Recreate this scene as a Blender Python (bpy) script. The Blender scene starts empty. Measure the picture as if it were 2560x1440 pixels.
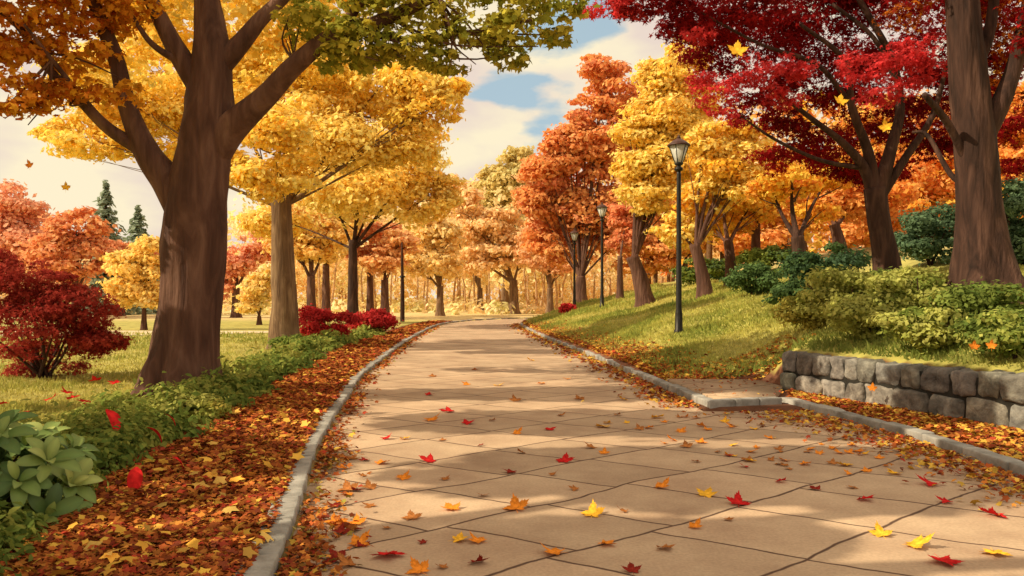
import bpy, math, random
import numpy as np
from mathutils import noise as mn, Vector
rng = np.random.default_rng(7); random.seed(7)
C = bpy.context.scene.collection
F = 1991.0; CAM = 1.6; HZ = 745.0
def W(px, py, Y): return np.array([(px-1280)*Y/F, Y, CAM-(py-HZ)*Y/F])
def G(px, py, z=0.0):
    Y = (CAM-z)*F/(py-HZ); return np.array([(px-1280)*Y/F, Y, z])

# ---------------------------------------------------------------- materials
def newmat(n):
    m = bpy.data.materials.new(n); m.use_nodes = True; t = m.node_tree; t.nodes.clear()
    return m, t, t.nodes, t.links
def leafmat(name, transl=0.35, var=0.25, gloss=0):
    m, t, N, L = newmat(name)
    out = N.new('ShaderNodeOutputMaterial'); a = N.new('ShaderNodeAttribute'); a.attribute_name = 'Col'
    if gloss:
        d = N.new('ShaderNodeBsdfPrincipled'); d.inputs['Roughness'].default_value = gloss; d.inputs['Specular IOR Level'].default_value = 0.3; dc = d.inputs['Base Color']
    else:
        d = N.new('ShaderNodeBsdfDiffuse'); dc = d.inputs['Color']
    tr = N.new('ShaderNodeBsdfTranslucent'); mx = N.new('ShaderNodeMixShader'); mx.inputs[0].default_value = transl
    tc = N.new('ShaderNodeTexCoord'); nz = N.new('ShaderNodeTexNoise'); nz.inputs['Scale'].default_value = 5; nz.inputs['Detail'].default_value = 1
    L.new(tc.outputs['Object'], nz.inputs['Vector'])
    mr = N.new('ShaderNodeMapRange'); mr.inputs['From Min'].default_value = .3; mr.inputs['From Max'].default_value = .7
    mr.inputs['To Min'].default_value = 1-var; mr.inputs['To Max'].default_value = 1+var
    L.new(nz.outputs['Fac'], mr.inputs['Value'])
    vm = N.new('ShaderNodeVectorMath'); vm.operation = 'SCALE'
    L.new(a.outputs['Color'], vm.inputs[0]); L.new(mr.outputs[0], vm.inputs['Scale'])
    L.new(vm.outputs[0], dc); L.new(vm.outputs[0], tr.inputs['Color'])
    L.new(d.outputs[0], mx.inputs[1]); L.new(tr.outputs[0], mx.inputs[2]); L.new(mx.outputs[0], out.inputs[0])
    return m
def noisemat(name, cols, scale=(4,4,4), detail=6, bump=0.3, bscale=None, rough=0.85, dist=0.02, distort=0.0, attr=False, metallic=0, nr=.62):
    m, t, N, L = newmat(name)
    out = N.new('ShaderNodeOutputMaterial'); b = N.new('ShaderNodeBsdfPrincipled')
    b.inputs['Roughness'].default_value = rough; b.inputs['Specular IOR Level'].default_value = .25; b.inputs['Metallic'].default_value = metallic
    tc = N.new('ShaderNodeTexCoord'); mp = N.new('ShaderNodeMapping'); mp.inputs['Scale'].default_value = scale
    nz = N.new('ShaderNodeTexNoise'); nz.inputs['Scale'].default_value = 1; nz.inputs['Detail'].default_value = detail
    nz.inputs['Roughness'].default_value = nr; nz.inputs['Distortion'].default_value = distort
    cr = N.new('ShaderNodeValToRGB'); e = cr.color_ramp.elements
    k = len(cols)
    e[0].position = .3; e[0].color = (*cols[0], 1); e[1].position = .7; e[1].color = (*cols[-1], 1)
    for i in range(1, k-1):
        q = e.new(.3+.4*i/(k-1)); q.color = (*cols[i], 1)
    L.new(tc.outputs['Object'], mp.inputs[0]); L.new(mp.outputs[0], nz.inputs['Vector']); L.new(nz.outputs['Fac'], cr.inputs[0])
    c = cr.outputs[0]
    if attr:
        a = N.new('ShaderNodeAttribute'); a.attribute_name = 'Col'
        mm = N.new('ShaderNodeVectorMath'); mm.operation = 'MULTIPLY'
        L.new(a.outputs['Color'], mm.inputs[0]); L.new(c, mm.inputs[1]); c = mm.outputs[0]
    L.new(c, b.inputs['Base Color'])
    nb = nz
    if bscale:
        mp2 = N.new('ShaderNodeMapping'); mp2.inputs['Scale'].default_value = bscale
        nb = N.new('ShaderNodeTexNoise'); nb.inputs['Scale'].default_value = 1; nb.inputs['Detail'].default_value = 8
        L.new(tc.outputs['Object'], mp2.inputs[0]); L.new(mp2.outputs[0], nb.inputs['Vector'])
    bp = N.new('ShaderNodeBump'); bp.inputs['Strength'].default_value = bump; bp.inputs['Distance'].default_value = dist
    L.new(nb.outputs['Fac'], bp.inputs['Height']); L.new(bp.outputs[0], b.inputs['Normal']); L.new(b.outputs[0], out.inputs[0])
    return m
M = {}
M['leaf'] = leafmat('autumn_leaf', .42)
M['leafflat'] = leafmat('fallen_leaf', .1)
M['glossy'] = leafmat('broad_leaf', .18, .10, .5)
M['bark'] = noisemat('bark_brown', [(.055,.024,.017),(.115,.054,.037),(.20,.105,.073)], (4,4,.9), 8, .9, (13,13,1.6), .9, .05, .9, nr=.55)
M['bark_dark'] = noisemat('bark_dark', [(.022,.011,.008),(.055,.026,.018),(.11,.055,.038)], (6,6,1.1), 8, .9, (16,16,2), .9, .045, 1.0, nr=.55)
M['bark_pale'] = noisemat('bark_pale', [(.10,.055,.03),(.19,.112,.06),(.30,.195,.11)], (6,6,1.1), 7, .8, (14,14,1.6), .9, .05, .9, nr=.55)
M['stone'] = noisemat('grey_stone', [(.065,.060,.054),(.175,.162,.142),(.34,.32,.275)], (5,5,5), 9, .95, (11,11,11), .9, .04, .5, attr=True)
M['kerb'] = noisemat('kerb_stone', [(.19,.182,.17),(.33,.318,.30),(.48,.465,.44)], (4,4,4), 9, .5, (22,22,22), .88, .014, .2, attr=True)
M['mortar'] = noisemat('dark_mortar', [(.015,.013,.011),(.04,.036,.028)], (9,9,9), 6, .5)
M['ground'] = noisemat('lawn_ground', [(.55,.55,.48),(1,1,1),(1.35,1.3,1.2)], (1.7,1.7,1.7), 9, .5, (30,30,30), .95, .03, .3, attr=True)
M['sand'] = noisemat('pale_sand', [(.60,.47,.30),(.76,.62,.42)], (.6,.6,.6), 6, .2)
M['iron'] = noisemat('lamp_iron', [(.018,.018,.016),(.05,.045,.04)], (20,20,4), 4, .15, None, .45, .004, metallic=.6)
M['cap'] = noisemat('lamp_cap_rust', [(.04,.018,.013),(.12,.05,.035)], (14,14,14), 5, .2, None, .5, .004)
def glass():
    m, t, N, L = newmat('frosted_lamp_glass')
    o = N.new('ShaderNodeOutputMaterial'); b = N.new('ShaderNodeBsdfPrincipled')
    b.inputs['Base Color'].default_value = (.82,.83,.76,1); b.inputs['Roughness'].default_value = .35
    nz = N.new('ShaderNodeTexNoise'); nz.inputs['Scale'].default_value = 6
    tr = N.new('ShaderNodeBsdfTranslucent'); tr.inputs[0].default_value = (.9,.88,.8,1)
    mr = N.new('ShaderNodeMapRange'); mr.inputs['To Min'].default_value = .3; mr.inputs['To Max'].default_value = .6
    L.new(nz.outputs['Fac'], mr.inputs['Value'])
    x = N.new('ShaderNodeMixShader'); L.new(mr.outputs[0], x.inputs[0]); L.new(b.outputs[0], x.inputs[1]); L.new(tr.outputs[0], x.inputs[2]); L.new(x.outputs[0], o.inputs[0])
    return m
M['glass'] = glass()
def paving():
    m, t, N, L = newmat('rhombic_paving')
    o = N.new('ShaderNodeOutputMaterial'); b = N.new('ShaderNodeBsdfPrincipled'); b.inputs['Roughness'].default_value = .85; b.inputs['Specular IOR Level'].default_value = .2
    g = N.new('ShaderNodeNewGeometry')
    wob = N.new('ShaderNodeTexNoise'); wob.inputs['Scale'].default_value = .8; wob.inputs['Detail'].default_value = 4
    L.new(g.outputs['Position'], wob.inputs['Vector'])
    sub = N.new('ShaderNodeVectorMath'); sub.operation = 'SUBTRACT'; sub.inputs[1].default_value = (.5,.5,.5); L.new(wob.outputs['Color'], sub.inputs[0])
    sc = N.new('ShaderNodeVectorMath'); sc.operation = 'SCALE'; sc.inputs['Scale'].default_value = .26; L.new(sub.outputs[0], sc.inputs[0])
    ad = N.new('ShaderNodeVectorMath'); L.new(g.outputs['Position'], ad.inputs[0]); L.new(sc.outputs[0], ad.inputs[1])
    dist = []; cells = []
    for ang, sp, off in ((40, .98, .35), (-33, .92, .2)):
        a = math.radians(ang); nrm = (-math.sin(a)/sp, math.cos(a)/sp, 0)
        dt = N.new('ShaderNodeVectorMath'); dt.operation = 'DOT_PRODUCT'; dt.inputs[1].default_value = nrm; L.new(ad.outputs[0], dt.inputs[0])
        a1 = N.new('ShaderNodeMath'); a1.operation = 'ADD'; a1.inputs[1].default_value = off; L.new(dt.outputs['Value'], a1.inputs[0])
        if cells:
            w0 = N.new('ShaderNodeTexWhiteNoise'); w0.noise_dimensions = '1D'; L.new(cells[0].outputs[0], w0.inputs['W'])
            ms = N.new('ShaderNodeMath'); ms.operation = 'MULTIPLY_ADD'; ms.inputs[1].default_value = .3; L.new(w0.outputs['Value'], ms.inputs[0]); L.new(a1.outputs[0], ms.inputs[2]); a1 = ms
        fl = N.new('ShaderNodeMath'); fl.operation = 'FLOOR'; L.new(a1.outputs[0], fl.inputs[0]); cells.append(fl)
        fr = N.new('ShaderNodeMath'); fr.operation = 'PINGPONG'; fr.inputs[1].default_value = .5; L.new(a1.outputs[0], fr.inputs[0])
        dist.append(fr)
    mi = N.new('ShaderNodeMath'); mi.operation = 'MINIMUM'; L.new(dist[0].outputs[0], mi.inputs[0]); L.new(dist[1].outputs[0], mi.inputs[1])
    gr = N.new('ShaderNodeMapRange'); gr.interpolation_type = 'SMOOTHSTEP'; gr.inputs['From Min'].default_value = .005; gr.inputs['From Max'].default_value = .019
    L.new(mi.outputs[0], gr.inputs['Value'])
    cb = N.new('ShaderNodeCombineXYZ'); L.new(cells[0].outputs[0], cb.inputs[0]); L.new(cells[1].outputs[0], cb.inputs[1])
    wn = N.new('ShaderNodeTexWhiteNoise'); wn.noise_dimensions = '3D'; L.new(cb.outputs[0], wn.inputs['Vector'])
    nz = N.new('ShaderNodeTexNoise'); nz.inputs['Scale'].default_value = 1.1; nz.inputs['Detail'].default_value = 10; nz.inputs['Roughness'].default_value = .65; L.new(g.outputs['Position'], nz.inputs['Vector'])
    cr = N.new('ShaderNodeValToRGB'); e = cr.color_ramp.elements; e[0].position = .3; e[0].color = (.39,.255,.165,1); e[1].position = .7; e[1].color = (.61,.44,.29,1)
    L.new(nz.outputs['Fac'], cr.inputs[0])
    mr = N.new('ShaderNodeMapRange'); mr.inputs['To Min'].default_value = .86; mr.inputs['To Max'].default_value = 1.1; L.new(wn.outputs['Value'], mr.inputs['Value'])
    fine = N.new('ShaderNodeTexNoise'); fine.inputs['Scale'].default_value = 45; fine.inputs['Detail'].default_value = 4; L.new(g.outputs['Position'], fine.inputs['Vector'])
    mf = N.new('ShaderNodeMapRange'); mf.inputs['From Min'].default_value = .3; mf.inputs['From Max'].default_value = .7; mf.inputs['To Min'].default_value = .88; mf.inputs['To Max'].default_value = 1.1; L.new(fine.outputs['Fac'], mf.inputs['Value'])
    mu = N.new('ShaderNodeMath'); mu.operation = 'MULTIPLY'; L.new(mr.outputs[0], mu.inputs[0]); L.new(mf.outputs[0], mu.inputs[1])
    v = N.new('ShaderNodeVectorMath'); v.operation = 'SCALE'; L.new(cr.outputs[0], v.inputs[0]); L.new(mu.outputs[0], v.inputs['Scale'])
    mx = N.new('ShaderNodeMix'); mx.data_type = 'RGBA'; L.new(gr.outputs[0], mx.inputs[0]); mx.inputs[6].default_value = (.11,.06,.04,1); L.new(v.outputs[0], mx.inputs[7])
    L.new(mx.outputs[2], b.inputs['Base Color'])
    hs = N.new('ShaderNodeMath'); hs.operation = 'MULTIPLY_ADD'; hs.inputs[1].default_value = .12; L.new(fine.outputs['Fac'], hs.inputs[0]); L.new(gr.outputs[0], hs.inputs[2])
    bp = N.new('ShaderNodeBump'); bp.inputs['Strength'].default_value = .6; bp.inputs['Distance'].default_value = .012; L.new(hs.outputs[0], bp.inputs['Height']); L.new(bp.outputs[0], b.inputs['Normal'])
    L.new(b.outputs[0], o.inputs[0]); return m
M['paving'] = paving()

# ---------------------------------------------------------------- object helpers
ORG = {}
def tag(o, label=None, cat=None, group=None, kind=None):
    if label: o['label'] = label
    if cat: o['category'] = cat
    if group: o['group'] = group
    if kind: o['kind'] = kind
    return o
def thing(name, loc, label, cat, group=None):
    o = bpy.data.objects.new(name, None); C.objects.link(o); o.location = loc; o.empty_display_size = .2
    ORG[o.name] = np.array(loc, float); return tag(o, label, cat, group)
def mk(name, V, Fc, mat, parent=None, col=None, smooth=False, origin=None):
    V = np.asarray(V, float).reshape(-1, 3)
    org = ORG[parent.name] if parent else (np.array(origin, float) if origin is not None else np.zeros(3))
    me = bpy.data.meshes.new(name)
    if isinstance(Fc, np.ndarray):
        n, k = Fc.shape; flat = Fc.reshape(-1).astype(np.int32); starts = (np.arange(n)*k).astype(np.int32)
    else:
        lens = np.array([len(f) for f in Fc]); flat = np.array([i for f in Fc for i in f], np.int32)
        starts = np.concatenate(([0], np.cumsum(lens)[:-1])).astype(np.int32); n = len(Fc)
    me.vertices.add(len(V)); me.vertices.foreach_set('co', (V-org).astype(np.float32).ravel())
    me.loops.add(len(flat)); me.loops.foreach_set('vertex_index', flat)
    me.polygons.add(n); me.polygons.foreach_set('loop_start', starts)
    if smooth: me.polygons.foreach_set('use_smooth', np.ones(n, bool))
    me.update(calc_edges=True)
    if col is not None:
        col = np.asarray(col, float).reshape(-1, 3)
        if len(col) == 1: col = np.repeat(col, len(V), 0)
        a = me.attributes.new('Col', 'FLOAT_COLOR', 'POINT')
        a.data.foreach_set('color', np.concatenate([col, np.ones((len(col), 1))], 1).astype(np.float32).ravel())
    for m in (mat if isinstance(mat, list) else [mat]): me.materials.append(m)
    o = bpy.data.objects.new(name, me); C.objects.link(o)
    if parent: o.parent = parent; ORG[o.name] = org
    else: o.location = org; ORG[o.name] = org
    return o
class MB:
    def __init__(s): s.V = []; s.F = []; s.n = 0; s.c = []
    def add(s, V, Fc, col=None):
        V = np.asarray(V, float); s.V.append(V); s.F += [tuple(int(i)+s.n for i in f) for f in Fc]; s.n += len(V)
        s.c.append(np.repeat(np.array([col if col is not None else (1,1,1)], float), len(V), 0))
    def build(s, name, mat, parent=None, smooth=True, origin=None):
        return mk(name, np.concatenate(s.V), s.F, mat, parent, np.concatenate(s.c), smooth, origin)
def spline(P, n):
    P = np.asarray(P, float); k = len(P)
    Q = np.vstack([2*P[0]-P[1], P, 2*P[-1]-P[-2]]); t = np.linspace(0, k-1-1e-6, n); i = t.astype(int); u = (t-i)[:, None]
    p0, p1, p2, p3 = Q[i], Q[i+1], Q[i+2], Q[i+3]
    return .5*((2*p1)+(-p0+p2)*u+(2*p0-5*p1+4*p2-p3)*u**2+(-p0+3*p1-3*p2+p3)*u**3)
def tube(P, R, seg=10, n=None, rough=0.0, flare=0.0, cap=True, fh=.35):
    P = np.asarray(P, float); n = n or max(6, 4*len(P))
    S = spline(np.column_stack([P, R]), n); P = S[:, :3]; R = np.maximum(S[:, 3], .003)
    T = np.gradient(P, axis=0); T /= np.linalg.norm(T, axis=1)[:, None]+1e-9
    u = np.cross(T[0], [0.3, 1, .1]); u /= np.linalg.norm(u); V = []
    th = np.linspace(0, 2*math.pi, seg, endpoint=False)
    for i in range(n):
        u = u - T[i]*np.dot(u, T[i]); u /= np.linalg.norm(u); w = np.cross(T[i], u)
        r = np.full(seg, R[i])
        if flare:
            hz = P[i, 2]-P[0, 2]; r = r*(1+flare*math.exp(-hz/fh)*(.55+.45*np.cos(5*th+1)))
        if rough:
            for j in range(seg):
                a = th[j]; q = Vector((math.cos(a)*R[i]*5, math.sin(a)*R[i]*5, P[i, 2]*.9))
                r[j] *= 1+rough*(mn.noise(q*1.2)+.5*mn.noise(q*3))
        V.append(P[i]+np.outer(np.cos(th)*r, u)+np.outer(np.sin(th)*r, w))
    V = np.concatenate(V); Fc = []
    for i in range(n-1):
        for j in range(seg):
            a = i*seg+j; b = i*seg+(j+1) % seg; Fc.append((a, b, b+seg, a+seg))
    if cap: Fc.append(tuple(range((n-1)*seg, n*seg)))
    return V, Fc
def lathe(c, prof, seg=16):
    V = []; th = np.linspace(0, 2*math.pi, seg, endpoint=False)
    for r, z in prof:
        V.append(np.column_stack([c[0]+r*np.cos(th), c[1]+r*np.sin(th), np.full(seg, c[2]+z)]))
    Fc = [(i*seg+j, i*seg+(j+1) % seg, (i+1)*seg+(j+1) % seg, (i+1)*seg+j) for i in range(len(prof)-1) for j in range(seg)]
    Fc.append(tuple(range((len(prof)-1)*seg, len(prof)*seg))); Fc.append(tuple(reversed(range(seg))))
    return np.concatenate(V), Fc
_g = None
def rbox(c, size, ax, rnd=.04, amp=.01, seed=0, k=6):
    """rounded, slightly irregular block; ax = direction of its length in plan"""
    global _g
    if _g is None or _g[2] != k:
        idx = {}; V = []; Fc = []
        def vid(p):
            if p not in idx: idx[p] = len(V); V.append(p)
            return idx[p]
        for a in range(3):
            for s in (0, k):
                for i in range(k):
                    for j in range(k):
                        q = []
                        for (x, y) in ((i, j), (i+1, j), (i+1, j+1), (i, j+1)):
                            p = [0, 0, 0]; p[a] = s; p[(a+1) % 3] = x; p[(a+2) % 3] = y; q.append(vid(tuple(p)))
                        Fc.append(tuple(q if s else q[::-1]))
        _g = (np.array(V, float)/k*2-1, Fc, k)
    U, Fc, _ = _g; h = np.array(size)/2
    T = np.sign(U)*(1-(1-np.abs(U))**1.7)
    p = T*h; inner = np.clip(p, -(h-rnd), h-rnd); d = p-inner; l = np.linalg.norm(d, axis=1)[:, None]; p = inner+np.where(l > 1e-6, d/np.maximum(l, 1e-6)*np.minimum(l, rnd), 0)
    out = []
    for v in p:
        q = Vector(v*6)+Vector((seed*3.1, seed*1.7, 0)); out.append(v+np.array(mn.noise_vector(q))*amp)
    p = np.array(out); a = np.array(ax, float)[:2]; a /= np.linalg.norm(a)
    X = p[:, :1]*a[0]-p[:, 1:2]*a[1]; Y = p[:, :1]*a[1]+p[:, 1:2]*a[0]
    return np.hstack([X+c[0], Y+c[1], p[:, 2:]+c[2]]), Fc

# ---------------------------------------------------------------- terrain
Lp = [(-.6,-6),(-.85,0),(-1.36,4.6),(-1.79,7),(-2.2,9.5),(-2.57,12.5),(-3.0,16),(-3.3,20.5),(-3.75,28),(-4.1,37),(-4.25,44),(-4.0,50),(-2.8,56),(-.5,60.5),(3.5,63.5),(10,65.5),(30,67)]
Rf = [(2.78,11.3),(2.55,15),(2.16,20.5),(1.8,25),(1.36,30),(.85,38),(.5,46),(.75,50),(1.9,53.5),(5,56.5),(11,58.5),(30,60)]
Rn = [(5.0,-6),(4.75,0),(4.5,5),(4.52,7),(4.5,9),(4.3,10.5),(3.98,12.0)]
WP = np.array([(4.5,13.45),(5.88,9.2),(6.7,6.6)])
WSp = spline(WP, 300); _t = np.gradient(WSp, axis=0); _t /= np.linalg.norm(_t, axis=1)[:, None]; WMID = WSp+np.column_stack([-_t[:, 1], _t[:, 0]])*.21
WMID = np.vstack([[(4.2,15.2)], WMID, [(8.2,2.5)]]); _o = np.argsort(WMID[:, 1])
def resample(P, step):
    S = spline(P, 1200); d = np.concatenate(([0], np.cumsum(np.linalg.norm(np.diff(S, axis=0), axis=1)))); n = max(2, int(d[-1]/step))
    t = np.linspace(0, d[-1], n); return np.column_stack([np.interp(t, d, S[:, k]) for k in range(S.shape[1])])
Ls = resample(Lp, .4); Rs = resample(Rf, .4)
def sdist(S, x, y):
    p = np.column_stack([np.ravel(x), np.ravel(y)]); T = np.gradient(S, axis=0); out = np.zeros(len(p))
    for a in range(0, len(p), 4000):
        q = p[a:a+4000]; D = q[:, None, :]-S[None]; i = np.argmin((D**2).sum(2), 1); d = D[np.arange(len(q)), i]; t = T[i]
        t = t/np.linalg.norm(t, axis=1)[:, None]; cr = t[:, 0]*d[:, 1]-t[:, 1]*d[:, 0]
        out[a:a+4000] = np.where(cr >= 0, 1, -1)*np.linalg.norm(d, axis=1)
    return out      # positive on the left of the curve
def sm(a, b, x): t = np.clip((x-a)/(b-a), 0, 1); return t*t*(3-2*t)
def xw(y): return np.interp(y, WMID[_o, 1], WMID[_o, 0])
def H(x, y):
    x = np.atleast_1d(np.asarray(x, float)).ravel(); y = np.atleast_1d(np.asarray(y, float)).ravel()
    sl = sdist(Ls, x, y); sr = -sdist(Rs, x, y)
    bumps = .05*np.sin(x*.9+1)*np.cos(y*.7)+.04*np.sin(x*.37+y*.5)
    left = .05+np.minimum(.06, .05*sl)+bumps*sm(1.5, 4, sl)*(1-sm(20, 28, y))*.6
    s = np.maximum(sr, 0); hill = .10+.285*np.minimum(s, 5)+.25*np.clip(s-5, 0, 9)+.06*np.clip(s-14, 0, 30)+(bumps*1.3+.07*np.sin(x*1.9+y*1.1)*np.cos(y*1.6-x))*sm(.5, 3, s)
    far = np.where(sr > 0, hill, -.05)
    kx = np.interp(y, [p[1] for p in Rn], [p[0] for p in Rn])
    low0 = np.where(x > kx+.05, .05, -.05); low0 = np.where((y > 11.3) & (x > 2.7), .05, low0)
    tl = sm(13.7, 17.0, y); low = np.where(sr > 0, low0*(1-tl)+far*tl, -.05); low = np.where(y < 12, low0, low)
    hi0 = .66+.3*np.clip(x-xw(y), 0, 3)+.2*np.clip(x-xw(y)-3, 0, 20)+bumps*.5*sm(.3, 2, x-xw(y))
    th = sm(13.4, 15.5, y); hi = hi0*(1-th)+far*th
    wid = .03+1.1*sm(13.25, 15.0, y); u = sm(-wid, wid, x-xw(y)-wid*.7*sm(13.25, 15, y)); r = low*(1-u)+hi*u
    h = np.where(sl > 0, left, r)
    inside = (sl <= 0) & (sr <= 0) & (y > 14.0); h = np.where(inside, -.05, h)
    return h
def axis(lo, hi, a, b, st, gr=1.14):
    c = list(np.arange(a, b, st)); s = st; v = b
    while v < hi: c.append(v); s *= gr; v += s
    c.append(hi); s = st; v = a-st
    while v > lo: c.insert(0, v); s *= gr; v -= s
    c.insert(0, lo); return np.array(c)
xs = axis(-420, 420, -9, 9, .12); ys = axis(-30, 900, 3, 22, .16, 1.045)
GX, GY = np.meshgrid(xs, ys); gx = GX.ravel(); gy = GY.ravel(); gz = H(gx, gy)
sl = sdist(Ls, gx, gy); sr = -sdist(Rs, gx, gy)
def bedw(y): return np.interp(y, [0, 4.6, 6.3, 8.5, 12.5, 17, 25, 40], [1.1, 1.25, 1.4, 1.25, 1.1, 1.15, 1.35, 1.0])
LAWN = np.array([.42,.37,.10]); SOIL = np.array([.15,.06,.03]); HILL = np.array([.40,.36,.09]); FOR = np.array([.66,.50,.23])
col = np.repeat(LAWN[None], len(gx), 0)
w = bedw(gy); a = ((sl > 0) & (sl < w+.6))[:, None]; col = np.where(a, SOIL, col)
col = np.where((sr > 0)[:, None] & (sl < 0)[:, None], HILL, col)
col = np.where(((gx > 2.5) & (gx < xw(gy)+.1) & (gy < 15.0) & (sl < 0))[:, None], SOIL, col)
col = np.where(((sr > 0) & (sr < .5) & (gy > 14))[:, None], SOIL*1.5, col)
tf = np.clip((sr-8)/6, 0, 1)*(sl < 0); col = col*(1-tf[:, None])+FOR*.75*tf[:, None]
tf = sm(48, 60, gy)*((sl > 0)); col = col*(1-tf[:, None])+FOR*tf[:, None]
nx = len(xs); ny = len(ys); I = np.arange(nx*ny).reshape(ny, nx)
Q = np.column_stack([I[:-1, :-1].ravel(), I[:-1, 1:].ravel(), I[1:, 1:].ravel(), I[1:, :-1].ravel()])
o = mk('ground', np.column_stack([gx, gy, gz]), Q, M['ground'], None, col, True); tag(o, kind='structure', label='green and gold park lawn rising into a bank on the right', cat='ground')
n = 260; A = spline(Lp, n)
B = np.array([[*Rs[np.argmin(((Rs-p)**2).sum(1))]] for p in A])
Rn_s = spline(Rn, 200); V = []; Fc = []
for i, p in enumerate(A):
    if p[1] < 12.0:
        j = np.argmin(abs(Rn_s[:, 1]-p[1])); q = Rn_s[j]
    elif p[1] < 13.3: t = (p[1]-12)/1.3; q = np.array([3.98*(1-t)+2.66*t, p[1]])
    else: q = B[i]
    V += [(*p, 0)]+[(*(p+(q-p)*k/6), 0) for k in range(1, 6)]+[(*q, 0)]
    if i: Fc += [((i-1)*7+k, (i-1)*7+k+1, i*7+k+1, i*7+k) for k in range(6)]
o = mk('path', V, Fc, M['paving']); tag(o, kind='structure', label='wide tan path of rhombic paving slabs curving into the trees', cat='path')
e1 = spline([(-60,40),(-30,37.5),(-18,36),(-9.5,35.5)], 30); e2 = spline([(-60,34),(-30,31.5),(-18,30.5),(-9.5,34.0)], 30)
V = []; Fc = []
for i in range(30): V += [(*e1[i], .13), (*e2[i], .13)]
for i in range(29): Fc.append((2*i, 2*i+2, 2*i+3, 2*i+1))
o = mk('sandy_track', V, Fc, M['sand']); tag(o, kind='structure', label='pale sandy track crossing the far left lawn', cat='path')
def kerb(P, width, hgt, ln, side, label, z0=-.05, sd=0, jitter=.012):
    S = spline(P, 1500); d = np.concatenate(([0], np.cumsum(np.linalg.norm(np.diff(S, axis=0), axis=1)))); mb = MB(); s = 0; k = sd; r = random.Random(sd)
    while s < d[-1]-.2:
        l = ln*r.uniform(.75, 1.2); l = min(l, d[-1]-s)
        p0 = np.array([np.interp(s, d, S[:, 0]), np.interp(s, d, S[:, 1])]); p1 = np.array([np.interp(s+l, d, S[:, 0]), np.interp(s+l, d, S[:, 1])])
        t = (p1-p0)/np.linalg.norm(p1-p0); nn = np.array([-t[1], t[0]])*side; c = (p0+p1)/2+nn*(width/2+r.uniform(-jitter, jitter))
        hh = hgt+r.uniform(-.01, .01); g = r.uniform(.75, 1.15)
        v, f = rbox((c[0], c[1], (hh+z0)/2), (l-.018, width*r.uniform(.93, 1.07), hh-z0), t, .016, .016, k); mb.add(v, f, (g*1.02, g, g*.96))
        s += l; k += 1
    o = mb.build('kerb', M['kerb'], smooth=True); tag(o, label, 'kerb', kind='structure'); return o
kerb(Lp[:-2], .19, .085, .7, 1, 'long grey stone kerb curving along the left of the path')
kerb(Rn, .17, .11, .8, -1, 'short grey stone kerb in front of the stone wall', sd=50)
kerb(Rf[:-1], .16, .13, .9, -1, 'grey stone kerb along the grassy bank on the right', sd=100)
sq = [(2.80,11.28),(3.95,11.62),(4.60,13.3),(4.5,14.1),(2.68,14.2)]
t = thing('paved_step', (3.6, 12.6, 0), 'low raised paved step beside the end of the stone wall', 'step')
ins = [(2.96,11.48),(3.85,11.75),(4.48,13.2),(4.4,14.3),(2.8,14.4)]
V = [(*p, .14) for p in ins]+[(*p, -.03) for p in ins]; Fc = [(0,1,2,3,4)]+[tuple(reversed((i, (i+1) % 5, (i+1) % 5+5, i+5))) for i in range(5)]
mk('slab', V, Fc, M['paving'], t)
a = np.array(sq[0]); b = np.array(sq[1]); L_ = np.linalg.norm(b-a); d = (b-a)/L_; s = 0; k = 0
for l in (.42, .4, L_-.82):
    c = a+d*(s+l/2)+np.array([-d[1], d[0]])*.08
    v, f = rbox((c[0], c[1], .05), (l-.01, .16, .2), d, .018, .008, k+5); mk('edge_stone', v, f, M['kerb'], t, [(.95,.93,.9)], True); s += l; k += 1
# stone wall
t = thing('stone_wall', (5.2, 11.3, 0), 'low retaining wall of two rows of rough grey stone blocks', 'wall')
S = WSp; d = np.concatenate(([0], np.cumsum(np.linalg.norm(np.diff(S, axis=0), axis=1))))
mb = MB(); k = 0
for s in np.arange(.05, d[-1]-.3, .5):
    p0 = np.array([np.interp(s, d, S[:, i]) for i in (0, 1)]); p1 = np.array([np.interp(s+.52, d, S[:, i]) for i in (0, 1)]); tt = (p1-p0)/np.linalg.norm(p1-p0); nn = np.array([-tt[1], tt[0]])
    c = (p0+p1)/2+nn*.22; v, f = rbox((c[0], c[1], .3), (.53, .33, .64), tt, .01, 0.003, k); mb.add(v, f); k += 1
mb.build('mortar', M['mortar'], t)
r = random.Random(3)
for row, (z, hh, ln) in enumerate(((.17, .38, .50), (.535, .36, .40))):
    s = 0
    while s < d[-1]-.2:
        l = ln*r.uniform(.72, 1.28); hj = hh*r.uniform(.90, 1.05)
        p0 = np.array([np.interp(s, d, S[:, i]) for i in (0, 1)]); p1 = np.array([np.interp(s+l, d, S[:, i]) for i in (0, 1)]); tt = (p1-p0)/np.linalg.norm(p1-p0); nn = np.array([-tt[1], tt[0]])
        c = (p0+p1)/2+nn*(.20+r.uniform(-.025, .025)+(.02 if row else 0)); g = r.uniform(.65, 1.35)
        v, f = rbox((c[0], c[1], z+r.uniform(-.01, .01)), (l-.018, .42, hj-.012), tt, .07, .045, k, 6); mk('stone', v, f, M['stone'], t, [(g*r.uniform(.96, 1.08), g, g*r.uniform(.90, 1.06))], True); k += 7; s += l

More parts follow.
